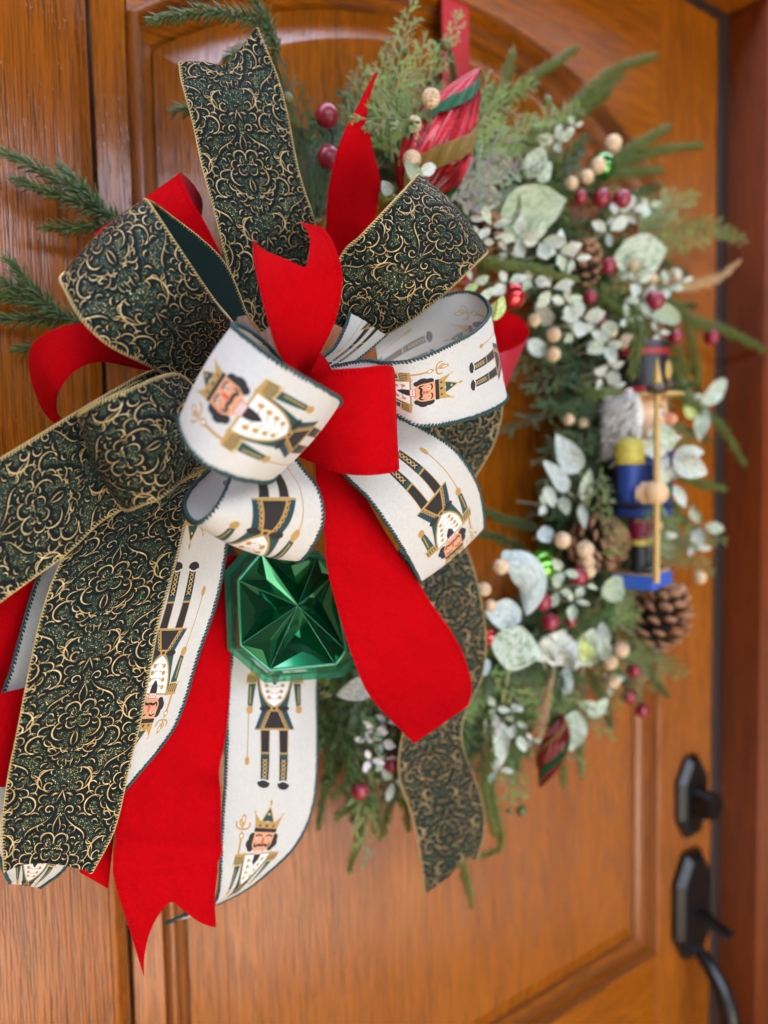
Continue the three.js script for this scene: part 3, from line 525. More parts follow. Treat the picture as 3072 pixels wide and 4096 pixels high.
// loops in front
RB('damask', 'damask_loop', [[450, 870, .187], [400, 832, .2], [330, 795, .215], [240, 750, .225], [175, 690, .225], [140, 628, .216], [131, 602, .202], [160, 590, .185], [230, 640, .175], [330, 720, .168]], [[530, 760, .187], [505, 700, .2], [465, 650, .215], [420, 585, .225], [370, 510, .225], [328, 446, .216], [316, 431, .202], [360, 458, .185], [480, 560, .175], [535, 680, .168]], { bulge: 0.003, v0: 0.1, ref: 0.4 });
RB('damask', 'damask_loop', [[440, 870, .195], [420, 838, .21], [385, 808, .222], [340, 815, .232], [275, 843, .236], [215, 868, .232], [172, 893, .22], [180, 890, .205], [250, 850, .196], [340, 800, .187]], [[480, 1000, .195], [455, 1005, .21], [430, 1013, .222], [395, 1038, .232], [350, 1074, .236], [310, 1090, .232], [274, 1103, .22], [262, 1085, .205], [290, 1040, .196], [350, 1000, .187]], { bulge: 0.003, v0: 0.55, ref: 0.4 });
RB('damask', 'damask_loop', [[690, 680, .195], [735, 555, .212], [780, 508, .225], [830, 455, .232], [880, 402, .232], [903, 377, .222], [895, 400, .205], [860, 450, .195]], [[815, 735, .2], [890, 690, .222], [940, 652, .23], [985, 612, .235], [1035, 563, .232], [1053, 545, .222], [1035, 540, .205], [980, 560, .195]], { bulge: 0.004, v0: 0.7, vdir: -1, ref: 0.4 });
RB('linen', 'linen_loop', [[720, 790, .212], [790, 777, .235], [835, 782, .25], [900, 775, .262], [970, 745, .266], [1030, 710, .26], [1057, 674, .245], [1045, 645, .228], [1015, 630, .215], [960, 637, .205], [890, 668, .198], [810, 740, .19]], [[700, 900, .212], [780, 895, .235], [850, 895, .25], [905, 922, .262], [980, 914, .266], [1050, 892, .26], [1093, 866, .245], [1085, 845, .228], [1050, 825, .215], [1000, 820, .205], [920, 840, .198], [830, 860, .19]], { vdir: 1, v0: 0.23, ref: 0.3 });
RB('linen', 'linen_loop', [[690, 950, .2], [745, 1028, .215], [795, 1078, .225], [832, 1128, .231], [860, 1171, .23], [888, 1220, .222], [906, 1257, .21], [895, 1240, .195], [860, 1190, .185]], [[800, 850, .2], [855, 898, .215], [910, 925, .225], [965, 957, .233], [1005, 1000, .234], [1036, 1060, .226], [1046, 1137, .21], [1030, 1120, .195], [980, 1060, .185]], { vdir: 1, v0: 0.75, bulge: 0.002, ref: 0.4 });
RB('velvet', 'velvet_loop', [[640, 850, .235], [665, 808, .25], [710, 799, .262], [780, 794, .272], [837, 789, .272], [851, 800, .256], [852, 835, .238], [800, 850, .22]], [[640, 985, .235], [690, 1005, .25], [735, 1022, .262], [795, 1027, .272], [856, 1018, .272], [859, 1000, .256], [850, 980, .238], [800, 960, .22]], { ref: 0.4 });
RB('velvet', 'velvet_tail', [[655, 830, .235], [628, 800, .25], [602, 762, .262], [578, 690, .27], [560, 620, .272], [549, 565, .27], [546, 518, .266]], [[662, 825, .235], [688, 768, .25], [722, 700, .262], [739, 620, .27], [733, 560, .272], [703, 498, .262], [649, 480, .246]], { bulge: -0.004, end: (s) => 1 - 0.31 * Math.pow(Math.max(0, 1 - Math.abs(s - 0.62) / (s < 0.62 ? 0.62 : 0.38)), 1.05), ref: 0.6, v0: 0.2 });
RB('linen', 'linen_loop', [[505, 1010, .235], [492, 1048, .252], [478, 1075, .262], [455, 1108, .264], [424, 1129, .255], [403, 1113, .24], [397, 1085, .23], [415, 1050, .222], [455, 1010, .212]], [[600, 940, .235], [655, 1015, .256], [690, 1065, .268], [696, 1135, .268], [652, 1209, .255], [620, 1190, .235], [590, 1150, .225], [580, 1100, .218], [580, 1040, .21]], { vdir: 1, v0: 0.02, bulge: 0.004, ref: 0.35 });
RB('linen', 'linen_loop', [[620, 790, .24], [570, 735, .25], [525, 703, .262], [505, 704, .278], [545, 738, .295], [600, 780, .305], [670, 822, .305], [720, 850, .296], [736, 862, .282], [725, 880, .258], [690, 900, .235]], [[520, 930, .24], [450, 900, .25], [400, 893, .262], [387, 915, .278], [403, 962, .292], [440, 1004, .3], [498, 1030, .3], [545, 1040, .292], [580, 1040, .278], [600, 1020, .255], [610, 990, .235]], { vdir: -1, v0: 0.5, bulge: 0.002, ref: 0.5 });
{ // the tie that holds the loops
  const k = new THREE.SphereGeometry(1, 24, 16); k.scale(0.02, 0.022, 0.016); const p = at(650, 830, 0.205); k.translate(p.x, p.y, p.z); part('knot', k, M.velvet, bow);
}

// ---------------------------------------------------------------- emerald ornament below the bow
{
  const zB = 0.152, zF = 0.176, f = (x, y, z) => at(459 + x * 0.1953, 1161 + y * 0.1953, z);
  const gem = thing('gem_ornament', 'large faceted emerald green plastic gem hanging under the bow', 'ornament', f(945, 755, zF));
  const B = [[130, 380], [390, 90], [1180, 150], [1500, 500], [1600, 1400], [1440, 1545], [580, 1610], [165, 1240]], In = [[280, 470], [540, 165], [1160, 215], [1330, 420], [1470, 1240], [1355, 1400], [630, 1465], [305, 1185]];
  const tri = (mb, a, b, c) => { const s = mb.p.length / 3; mb.v(a); mb.v(b); mb.v(c); mb.t(s, s + 1, s + 2); };
  const rim = new MB(), n = 8;
  for (let i = 0; i < n; i++) {
    const j = (i + 1) % n, b0 = f(...B[i], zB), b1 = f(...B[j], zB), m0 = f(...B[i], zB + 0.005), m1 = f(...B[j], zB + 0.005), e0 = f(lerp(B[i][0], In[i][0], 0.42), lerp(B[i][1], In[i][1], 0.42), zB + 0.007), e1 = f(lerp(B[j][0], In[j][0], 0.42), lerp(B[j][1], In[j][1], 0.42), zB + 0.007), i0 = f(...In[i], zF), i1 = f(...In[j], zF);
    for (const [p, q, r, s] of [[b0, m0, m1, b1], [m0, e0, e1, m1], [e0, i0, i1, e1]]) { tri(rim, p, q, r); tri(rim, p, r, s); }
  }
  const glass = phys({ color: new THREE.Color(0.06, 0.42, 0.24), roughness: 0.04, transmission: 0.75, thickness: 0, ior: 1.5, clearcoat: 1, clearcoatRoughness: 0.03 });
  part('clear_rim', rim.geo(true), glass, gem);
  // pressed star: eight points that meet in the middle, ridges between them
  const star = new MB(), ctr = f(945, 755, zF - 0.003);
  const I = In.map((p) => f(...p, zF - 0.001)), mids = [[600, 465, 0.0045], [940, 520, 0.011], [1195, 470, 0.004], [1215, 745, 0.0095], [1300, 1050, 0.005], [960, 1010, 0.012], [640, 1130, 0.004], [708, 780, 0.011]].map(([x, y, d]) => f(x, y, zF - d));
  for (let i = 0; i < 8; i++) {                            // a facet along each side of the frame, two ridged facets to each corner
    const j = (i + 1) % 8, h = I[i].clone().lerp(I[j], 0.5).lerp(mids[i], rr(0.35, 0.55)); h.z += rr(-0.002, 0.002);
    tri(star, I[i], I[j], h); tri(star, I[i], h, mids[i]); tri(star, I[j], mids[i], h);
    for (const [a, b] of [[mids[(i + 7) % 8], I[i]], [I[i], mids[i]]]) { const g2 = a.clone().lerp(b, rr(0.35, 0.65)).lerp(ctr, rr(0.3, 0.6)); g2.z += rr(-0.0018, 0.0008); tri(star, ctr, a, g2); tri(star, a, b, g2); tri(star, b, ctr, g2); }
  }
  const foil = phys({ color: new THREE.Color(0.0015, 0.155, 0.058), metalness: 0.88, roughness: 0.11, clearcoat: 1, clearcoatRoughness: 0.03 });
  part('star_facets', star.geo(true), foil, gem);
  const rg = new MB(); for (let i = 0; i < 8; i++) for (const q of [I[i], mids[i]]) tubeInto(rg, [ctr.clone().lerp(q, 0.02), ctr.clone().lerp(q, 0.5), q], 0.00028, 4);
  part('ridges', rg.geo(), foil, gem, undefined, 'stuff');
  const lip = new MB(); tubeInto(lip, [...I, I[0]].map((p) => p.clone().add(new V3(0, 0, 0.0006))), 0.0011, 6); part('lip', lip.geo(), phys({ color: new THREE.Color(0.008, 0.24, 0.11), roughness: 0.08, metalness: 0.4, clearcoat: 1 }), gem);
}
// ---------------------------------------------------------------- the wreath: greenery on a ring
const RC = new V3(0.468, EYE + 0.012, 0.05), RR = 0.242;
const wreath = thing('wreath', 'full evergreen wreath of pine, cedar and frosted leaves hanging on the door', 'wreath', new V3(RC.x, RC.y, 0.03));
const lin = (r, g, b) => [r, g, b];
const vmat = (o) => std({ vertexColors: true, ...o });
M.pine = vmat({ roughness: 0.5 }); M.cedar = vmat({ roughness: 0.75 }); M.twig = std({ color: 0x4a3320, roughness: 0.8 });
{
  const mb = new MB(), pts = []; for (let k = 0; k <= 48; k++) { const a = k / 48 * 2 * Math.PI; pts.push(new V3(RC.x + RR * Math.cos(a), RC.y + RR * Math.sin(a), 0.03)); }
  tubeInto(mb, pts, (t) => 0.017 + 0.002 * Math.sin(t * 90), 8); part('wreath_base', mb.geo(), std({ color: 0x2b2a16, roughness: 0.9 }), wreath);
}
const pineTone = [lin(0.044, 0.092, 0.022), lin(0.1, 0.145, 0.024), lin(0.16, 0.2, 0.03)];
// a sprig of needles along a curve of scene points
function needles(mb, pts, o = {}) {
  const { len = 0.0125, gap = 0.0019, per = 4, tone = 0, w = 0.00062 } = o;
  const c = new THREE.CatmullRomCurve3(pts, false, 'centripetal'), L = c.getLength(), n = Math.max(6, Math.floor(L / gap));
  tubeInto(mb, c.getSpacedPoints(14), (t) => 0.0013 - 0.0007 * t, 5, [0.05, 0.05, 0.02]);
  let a0 = rnd() * 6;
  for (let k = 0; k <= n; k++) {
    const t = k / n, p = c.getPointAt(t), [d, s, u] = frameOf(c.getTangentAt(t)); a0 += 0.9;
    const m = k === n ? 9 : per;
    for (let q = 0; q < m; q++) {
      const a = a0 + q / m * 2 * Math.PI + rr(-0.3, 0.3), out = s.clone().multiplyScalar(Math.cos(a)).addScaledVector(u, Math.sin(a));
      const tilt = (k === n ? rr(0.1, 0.4) : lerp(0.95, 0.55, t)) + rr(-0.22, 0.22), l = len * rr(0.62, 1.15) * lerp(1, 0.75, t * t) * (t < 0.1 ? 0.7 : 1);
      const dir = d.clone().multiplyScalar(Math.cos(tilt)).addScaledVector(out, Math.sin(tilt)).normalize(), mid = p.clone().addScaledVector(dir, l * 0.55), dir2 = dir.clone().addScaledVector(d, 0.28).addScaledVector(new V3(0, -0.1, 0), 1).normalize(), tip = mid.clone().addScaledVector(dir2, l * 0.45);
      const [_, x, y] = frameOf(dir), k0 = rr(0.72, 1.25), col = [0, 1, 2].map((i) => lerp(pineTone[tone][i], pineTone[Math.min(2, tone + 1)][i], 0.35 * t + rr(0, 0.3)) * k0);
      const st = mb.p.length / 3;
      for (const [pp, ww] of [[p, w * 0.8], [mid, w]]) for (let j = 0; j < 3; j++) { const b = j / 3 * 2 * Math.PI; mb.v(pp.clone().addScaledVector(x, Math.cos(b) * ww).addScaledVector(y, Math.sin(b) * ww), col); }
      mb.v(tip, col.map((v) => v * 1.25));
      for (let j = 0; j < 3; j++) { const e = (j + 1) % 3; mb.q(st + j, st + e, st + 3 + e, st + 3 + j); mb.t(st + 3 + j, st + 3 + e, st + 6); }
    }
  }
}
function pine(o, ...branches) { for (const b of branches) { const mb = new MB(); needles(mb, b.map((p) => (p.isVector3 ? p : at(...p))), o); part('pine_sprig', mb.geo(), M.pine, wreath); } }
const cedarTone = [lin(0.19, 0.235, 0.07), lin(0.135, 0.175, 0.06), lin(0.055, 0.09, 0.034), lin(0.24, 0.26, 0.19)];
function toothed(mb, a, d, s, n, l, col, tooth) {        // a flat scale-leaved twig: a rib set with short forward teeth
  const step = tooth * 0.62, m = Math.max(2, Math.round(l / step)), bend = rr(-0.12, 0.12);
  const at_ = (f) => a.clone().addScaledVector(d, l * f).addScaledVector(s, l * bend * f * f).addScaledVector(n, l * 0.06 * Math.sin(f * 2.5));
  let k = mb.p.length / 3; const w = tooth * 0.14, e = at_(1);
  mb.v(a.clone().addScaledVector(s, w), col); mb.v(a.clone().addScaledVector(s, -w), col); mb.v(e, col); mb.t(k, k + 1, k + 2);
  for (let j = 0; j < m; j++) for (const g of [-1, 1]) {
    const f = (j + (g > 0 ? 0.45 : 0)) / m, q = at_(f), t = tooth * (1 - 0.55 * f) * rr(0.8, 1.2), dd = d.clone().multiplyScalar(0.82).addScaledVector(s, g * 0.57).addScaledVector(n, rr(-0.2, 0.2)), c2 = col.map((x) => x * rr(0.8, 1.3)), tip = q.clone().addScaledVector(dd, t);
    k = mb.p.length / 3; mb.v(q.clone().addScaledVector(d, -t * 0.12), c2); mb.v(q.clone().lerp(tip, 0.5).addScaledVector(s, g * t * 0.2), c2); mb.v(tip, c2.map((x) => x * 1.15)); mb.v(q.clone().addScaledVector(d, t * 0.42), c2); mb.q(k, k + 1, k + 2, k + 3);
  }
}
function cedarInto(mb, pts, o = {}) {
  const { tone = 0, len = 0.03, leaf = 0.0028, gap = 0.0056 } = o, col = cedarTone[tone], tooth = leaf > 0.005 ? 0.0042 : leaf;
  const c = new THREE.CatmullRomCurve3(pts, false, 'centripetal'), L = c.getLength(), n = Math.max(4, Math.floor(L / gap));
  tubeInto(mb, c.getSpacedPoints(16), (t) => 0.0011 - 0.0007 * t, 5, col.map((x) => x * 0.8));
  const look = toEye(c.getPoint(0.5)).add(new V3(rr(-0.5, 0.5), rr(-0.5, 0.5), 0)).normalize();
  for (let k = 1; k <= n; k++) {
    const t = k / n, p = c.getPointAt(t), d = c.getTangentAt(t), s0 = new V3().crossVectors(look, d).normalize(), sg = k % 2 ? 1 : -1, tw = rr(-0.6, 0.6);
    const s = s0.clone().multiplyScalar(Math.cos(tw) * sg).addScaledVector(new V3().crossVectors(d, s0), Math.sin(tw));
    const bl = k === n ? 0.45 * len : len * (1 - 0.72 * t) * rr(0.8, 1.15) + 0.005, open = rr(0.45, 0.75), bd = k === n ? d : d.clone().multiplyScalar(Math.cos(open)).addScaledVector(s, Math.sin(open)).normalize();
    const nb = new V3().crossVectors(bd, s).normalize(), sb = new V3().crossVectors(nb, bd).normalize(), c1 = col.map((x) => x * rr(0.8, 1.25));
    toothed(mb, p, bd, sb, nb, bl, c1, tooth);
    const m = Math.floor(bl / (tooth * 1.35));
    for (let j = 1; j < m; j++) {
      const f = j / m, side = j % 2 ? 1 : -1, sp = rr(0.5, 0.75), ld = bd.clone().multiplyScalar(Math.cos(sp)).addScaledVector(sb, Math.sin(sp) * side).addScaledVector(nb, rr(-0.15, 0.15)).normalize(), ln = new V3().crossVectors(ld, sb).normalize(), ls = new V3().crossVectors(ln, ld).normalize();
      toothed(mb, p.clone().addScaledVector(bd, bl * f), ld, ls, ln, bl * 0.42 * (1 - 0.6 * f) * rr(0.8, 1.2) + tooth * 0.6, c1.map((x) => x * rr(0.85, 1.2)), tooth * 0.9);
    }
  }
}
function cedar(o, ...branches) { let first; for (const b of branches) { const mb = new MB(); cedarInto(mb, b.map((p) => (p.isVector3 ? p : at(...p))), o); const m = part('cedar_spray', mb.geo(), M.cedar, wreath); first ??= m; } return first; }
function seeds(spray, ...list) {
  for (const [x, y, z, r] of list) { const p = at(x, y, z), rad = r * unit(p), g = new THREE.SphereGeometry(rad, 16, 12), q = g.attributes.position; for (let i = 0; i < q.count; i++) { const a = Math.atan2(q.getZ(i), q.getX(i)), k = 1 - 0.07 * Math.pow(Math.abs(Math.cos(a * 2)), 8); q.setXYZ(i, q.getX(i) * k, q.getY(i) * 1.06, q.getZ(i) * k); } g.computeVertexNormals(); g.rotateZ(0.4); g.translate(p.x, p.y, p.z); part('seed_pod', g, M.pod, spray); }
}
M.pod = std({ color: new THREE.Color(0.12, 0.125, 0.035), roughness: 0.55 });

// explicit pine sprigs
pine({}, [[600, 110, .10], [575, 60, .10], [500, 32, .105], [420, 30, .105], [335, 43, .105]], [[590, 85, .10], [562, 20, .10], [530, -25, .10]]);
pine({}, [[600, 95, .09], [550, 95, .085], [495, 122, .075]], [[598, 80, .09], [592, 150, .085], [615, 215, .08]]);
pine({}, [[320, 530, .07], [240, 468, .062], [180, 425, .057], [100, 375, .052], [-10, 322, .05]], [[252, 478, .065], [200, 452, .06], [120, 420, .052], [46, 392, .045]], [[245, 486, .062], [180, 492, .055], [112, 492, .047]], [[225, 462, .062], [185, 410, .058], [140, 368, .05]]);
pine({}, [[220, 715, .06], [130, 678, .052], [60, 650, .046], [-10, 640, .04]], [[140, 690, .055], [85, 640, .05], [25, 570, .046]], [[150, 690, .05], [70, 690, .045], [-5, 690, .04]], [[80, 655, .046], [30, 622, .042], [-20, 600, .04]]);
pine({}, [[440, 235, .05], [410, 236, .05], [383, 237, .048]]); pine({}, [[110, 752, .045], [75, 752, .042], [48, 756, .04]]);
pine({ tone: 1, len: 0.0145 }, [[1010, 330, .08], [1060, 252, .07], [1150, 170, .06], [1242, 107, .05]], [[1060, 252, .07], [1088, 190, .065], [1106, 118, .06]], [[1000, 330, .07], [1030, 280, .06], [1062, 200, .05]]);
pine({ tone: 1, len: 0.0155 }, [[1130, 320, .075], [1230, 238, .065], [1320, 155, .055], [1410, 122, .05]], [[1215, 252, .065], [1280, 212, .06], [1340, 163, .055]], [[1150, 305, .065], [1230, 262, .058], [1312, 203, .05]]);
pine({ tone: 1, len: 0.016 }, [[1260, 400, .075], [1350, 348, .06], [1440, 322, .05], [1512, 315, .048]], [[1310, 368, .065], [1370, 318, .058], [1442, 276, .05]], [[1290, 378, .065], [1360, 372, .058], [1425, 368, .05]]);
pine({ tone: 1 }, [[1015, 555, .125], [1080, 568, .125], [1150, 580, .122], [1242, 606, .118]]);
pine({ tone: 1, len: 0.0165 }, [[1420, 625, .08], [1490, 690, .07], [1570, 715, .06], [1670, 768, .05]], [[1480, 690, .07], [1497, 755, .062], [1510, 850, .055]], [[1440, 690, .075], [1465, 760, .068], [1490, 850, .06]], [[1370, 660, .15], [1378, 725, .155], [1366, 800, .155]]);
pine({ tone: 1, len: 0.0165 }, [[1450, 840, .08], [1520, 890, .065], [1560, 925, .058], [1605, 1000, .05]], [[1430, 990, .075], [1490, 1035, .065], [1562, 1056, .055]], [[1400, 745, .09], [1450, 790, .08], [1480, 850, .07]]);
pine({ tone: 0, len: 0.012 }, [[720, 1470, .055], [718, 1580, .05], [705, 1680, .045], [690, 1775, .04]], [[760, 1480, .05], [745, 1590, .045], [715, 1690, .04]]);
pine({ tone: 1 }, [[800, 1690, .055], [782, 1780, .05], [757, 1872, .045]], [[795, 1705, .055], [765, 1730, .05], [736, 1758, .045]], [[800, 1700, .055], [815, 1750, .05], [812, 1788, .045]]);
pine({ tone: 1 }, [[860, 1640, .055], [842, 1740, .05], [826, 1802, .045]], [[985, 1800, .045], [1002, 1880, .04], [1018, 1948, .038]], [[880, 1700, .05], [878, 1750, .045], [882, 1785, .04]]);
pine({ tone: 1 }, [[1060, 1600, .06], [1062, 1700, .055], [1080, 1828, .05], [1046, 1846, .045]], [[1040, 1620, .06], [1046, 1700, .055], [1068, 1800, .05]], [[1250, 1560, .06], [1252, 1620, .055], [1256, 1672, .05]], [[1205, 1600, .055], [1214, 1650, .05], [1218, 1692, .045]]);
pine({ tone: 0 }, [[1340, 1180, .09], [1360, 1240, .08], [1420, 1290, .07]], [[1160, 1140, .08], [1080, 1120, .07], [1020, 1090, .06]], [[1150, 1200, .08], [1070, 1160, .07], [1015, 1150, .06]]);
// explicit cedar sprays
const topCedar = cedar({ tone: 0, len: 0.026 }, [[848, 350, .125], [842, 250, .128], [858, 150, .128], [887, 12, .122]], [[880, 340, .12], [898, 235, .12], [938, 145, .115], [990, 42, .11]], [[835, 340, .12], [818, 240, .12], [826, 130, .115]], [[862, 360, .122], [872, 260, .124], [905, 150, .12], [915, 90, .115]]);
seeds(topCedar, [963, 97, .118, 11], [868, 108, .12, 10], [875, 110, .11, 9]);
const frontCedar = cedar({ tone: 1, len: 0.02 }, [[905, 264, .158], [862, 258, .166], [815, 255, .17], [778, 258, .17]], [[900, 275, .155], [865, 245, .16], [835, 205, .158]], [[880, 300, .15], [895, 260, .152], [925, 240, .15]]);
seeds(frontCedar, [797, 275, .166, 13]);
cedar({ tone: 1, len: 0.024 }, [[790, 330, .105], [785, 240, .105], [780, 150, .1]], [[860, 380, .11], [850, 300, .112], [880, 240, .11]], [[800, 380, .1], [840, 330, .1], [850, 230, .1]], [[870, 390, .105], [905, 340, .105], [945, 290, .1]]);
const rightCedar = cedar({ tone: 0, len: 0.028 }, [[1010, 340, .122], [1045, 270, .116], [1095, 215, .112], [1150, 185, .11]], [[1010, 350, .12], [1090, 290, .115], [1170, 255, .11], [1252, 238, .1]], [[1000, 345, .12], [1030, 260, .118], [1050, 178, .115]], [[1015, 355, .118], [1100, 310, .11], [1200, 280, .105]]);
seeds(rightCedar, [1182, 218, .108, 11], [1156, 272, .112, 12]);
cedar({ tone: 3, len: 0.024, leaf: 0.007 }, [[962, 432, .13], [1015, 380, .124], [1060, 320, .118], [1095, 300, .114]], [[965, 438, .13], [1040, 402, .124], [1125, 366, .116], [1160, 372, .11]], [[955, 425, .128], [985, 370, .126], [1020, 320, .12]], [[985, 425, .125], [1020, 440, .12], [1075, 440, .115]]);
const darkCedar = cedar({ tone: 2, len: 0.026 }, [[680, 470, .09], [662, 340, .09], [645, 235, .09], [618, 160, .085]], [[690, 470, .085], [705, 400, .085], [745, 320, .08]], [[672, 440, .08], [650, 380, .08], [636, 300, .08]], [[720, 480, .09], [735, 420, .09], [780, 380, .085]]);
seeds(darkCedar, [622, 213, .1, 12]);
cedar({ tone: 2, len: 0.03 }, [[700, 460, .07], [720, 380, .065], [745, 300, .06], [770, 200, .06]], [[690, 420, .07], [690, 350, .065], [720, 290, .06]]);
cedar({ tone: 0, len: 0.03, leaf: 0.01 }, [[1370, 520, .075], [1450, 490, .065], [1530, 485, .055], [1605, 520, .05]], [[1380, 510, .075], [1430, 460, .065], [1505, 422, .055]], [[1400, 530, .07], [1480, 520, .06], [1560, 500, .05]], [[1390, 500, .07], [1410, 450, .06], [1450, 415, .055]]);
cedar({ tone: 2, len: 0.034, leaf: 0.01 }, [[1300, 850, .085], [1220, 870, .08], [1150, 900, .07], [1100, 925, .06]], [[1300, 920, .085], [1230, 950, .08], [1170, 990, .07]], [[1290, 790, .085], [1210, 810, .08], [1150, 830, .07]], [[1310, 980, .08], [1240, 1010, .075], [1180, 1050, .07]]);
cedar({ tone: 2, len: 0.034, leaf: 0.01 }, [[1350, 900, .07], [1280, 1000, .07], [1210, 1100, .065]], [[1300, 1080, .07], [1230, 1090, .065], [1160, 1110, .06]], [[1250, 700, .08], [1180, 740, .075], [1120, 800, .07]]);
cedar({ tone: 1, len: 0.03, leaf: 0.0095 }, [[1370, 1390, .085], [1425, 1418, .075], [1482, 1462, .065]], [[1350, 1380, .08], [1400, 1430, .07], [1420, 1490, .06]], [[1330, 1400, .08], [1360, 1450, .07], [1375, 1500, .065]]);
cedar({ tone: 0, len: 0.022 }, [[1325, 1365, .12], [1345, 1310, .118], [1362, 1270, .114]], [[1320, 1350, .115], [1350, 1340, .112], [1375, 1330, .108]]);
cedar({ tone: 0, len: 0.022 }, [[985, 1570, .085], [1005, 1520, .085], [1050, 1500, .08]], [[990, 1560, .085], [1020, 1545, .082], [1060, 1540, .078]], [[985, 1560, .08], [990, 1500, .08], [1010, 1475, .08]]);
const hang = cedar({ tone: 1, len: 0.018, leaf: 0.006 }, [[1105, 1600, .065], [1118, 1670, .06], [1128, 1745, .055]], [[1095, 1610, .06], [1100, 1680, .055], [1104, 1750, .05]]);
seeds(hang, [1127, 1752, .055, 12], [1100, 1752, .05, 6]);
cedar({ tone: 1, len: 0.032, leaf: 0.01 }, [[1400, 1190, .075], [1470, 1160, .065], [1560, 1165, .055]], [[1410, 1200, .07], [1480, 1200, .06], [1535, 1230, .052]], [[1400, 1160, .07], [1440, 1110, .06], [1470, 1080, .055]]);
cedar({ tone: 3, len: 0.022, leaf: 0.007 }, [[1400, 1150, .1], [1420, 1190, .098], [1435, 1230, .095]], [[1390, 1160, .1], [1400, 1200, .098], [1410, 1235, .095]]);
cedar({ tone: 1, len: 0.024, leaf: 0.009 }, [[1300, 1010, .13], [1290, 1060, .135], [1300, 1110, .135]], [[1350, 1200, .14], [1330, 1170, .145], [1320, 1120, .145]], [[1430, 1080, .14], [1420, 1130, .145], [1425, 1190, .14]]);
pine({ tone: 1, len: 0.013 }, [[1250, 830, .12], [1290, 850, .135], [1335, 848, .14]]);
// hanging greenery at the lower right and behind the upper right
for (const [x0, y0, x1, y1, x2, y2] of [[1040, 1470, 1010, 1560, 1000, 1650], [1080, 1480, 1075, 1570, 1090, 1660], [1130, 1490, 1120, 1580, 1110, 1670], [1170, 1480, 1185, 1560, 1180, 1640], [1220, 1470, 1235, 1540, 1245, 1610], [1270, 1450, 1300, 1510, 1320, 1570], [1310, 1420, 1350, 1470, 1385, 1520], [1000, 1500, 960, 1600, 950, 1690], [1330, 1390, 1380, 1430, 1440, 1500]]) {
  pine({ tone: x0 % 20 ? 0 : 1, len: 0.013 }, [[x0, y0, .06], [x1, y1, .055], [x2, y2, .045]]);
  cedar({ tone: x0 % 20 ? 1 : 2, len: 0.026, leaf: 0.0095, gap: 0.007 }, [[x0 + 20, y0 - 20, .07], [x1 + 22, y1 - 20, .068], [x2 + 14, y2 - 40, .06]]);
}
for (const [x0, y0, x1, y1, x2, y2] of [[1290, 470, 1350, 430, 1420, 400], [1310, 560, 1400, 560, 1480, 590], [1330, 640, 1420, 660, 1500, 660], [1270, 420, 1300, 380, 1350, 330], [1340, 720, 1420, 760, 1490, 800], [1200, 420, 1230, 360, 1260, 300], [1350, 1000, 1450, 1100, 1520, 1160], [1380, 880, 1460, 920, 1530, 950]]) {
  pine({ tone: 0, len: 0.0135 }, [[x0, y0, .05], [x1, y1, .055], [x2, y2, .05]]);
  cedar({ tone: 1, len: 0.03, leaf: 0.01, gap: 0.007 }, [[x0, y0 + 20, .06], [x1, y1 + 22, .06], [x2 - 20, y2 + 20, .052]]);
}
// the inner edge of the right-hand arc
for (let k = 0; k < 46; k++) {
  const a = rr(-0.75, 1.15), r = RR - rr(0.0, 0.045), p = new V3(RC.x + r * Math.cos(a), RC.y + r * Math.sin(a), rr(0.03, 0.06)), d = new V3(-Math.cos(a) * rr(0.4, 1) - 0.2 * Math.sin(a), -Math.sin(a) * rr(0.4, 1) + rr(-0.5, 0.4), rr(0.1, 0.6)).normalize(), L = rr(0.04, 0.068);
  const q = p.clone().addScaledVector(d, L * 0.5), e = p.clone().addScaledVector(d, L); e.y -= 0.008;
  if (k % 3) cedar({ tone: k % 2 ? 2 : 1, len: 0.024, leaf: 0.009, gap: 0.0075 }, [p, q, e]); else pine({ tone: 0, len: 0.013, gap: 0.0022 }, [p, q, e]);
}
// fill: sprigs all round the ring, leaning out and along it; deeper cedar toned darker, painting in the shade between sprigs
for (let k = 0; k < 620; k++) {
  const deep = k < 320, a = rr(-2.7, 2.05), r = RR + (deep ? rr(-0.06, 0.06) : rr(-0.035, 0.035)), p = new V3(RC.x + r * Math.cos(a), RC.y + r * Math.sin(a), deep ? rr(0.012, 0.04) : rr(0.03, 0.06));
  const rad = new V3(Math.cos(a), Math.sin(a), 0), tan = new V3(-Math.sin(a), Math.cos(a), 0).multiplyScalar(rnd() < 0.5 ? 1 : -1), io = rnd() < 0.6 ? rr(0.1, 0.9) : -rr(0.1, 0.6), L = rr(0.055, 0.095) * (io < 0 || deep ? 0.78 : 1) * (a > 1.65 || a < -2.2 ? 0.7 : 1);
  const d = rad.clone().multiplyScalar(io).addScaledVector(tan, rr(0.2, 1)).addScaledVector(new V3(0, 0, 1), deep ? rr(0.15, 0.6) : rr(0.1, 0.75)).normalize(), bend = new V3(0, -0.12, rr(-0.25, 0)).multiplyScalar(L);
  const q = p.clone().addScaledVector(d, L * 0.5), e = p.clone().addScaledVector(d, L).add(bend);
  e.z = Math.min(e.z, deep ? 0.075 : 0.105); q.z = Math.min(q.z, deep ? 0.065 : 0.09);
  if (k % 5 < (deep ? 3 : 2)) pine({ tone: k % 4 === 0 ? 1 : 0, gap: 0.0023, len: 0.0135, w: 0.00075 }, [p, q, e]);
  else cedar({ tone: deep ? 2 : [0, 1, 2, 1, 1, 2][k % 6], len: 0.026, leaf: 0.011, gap: 0.0078 }, [p, q, e]);
}
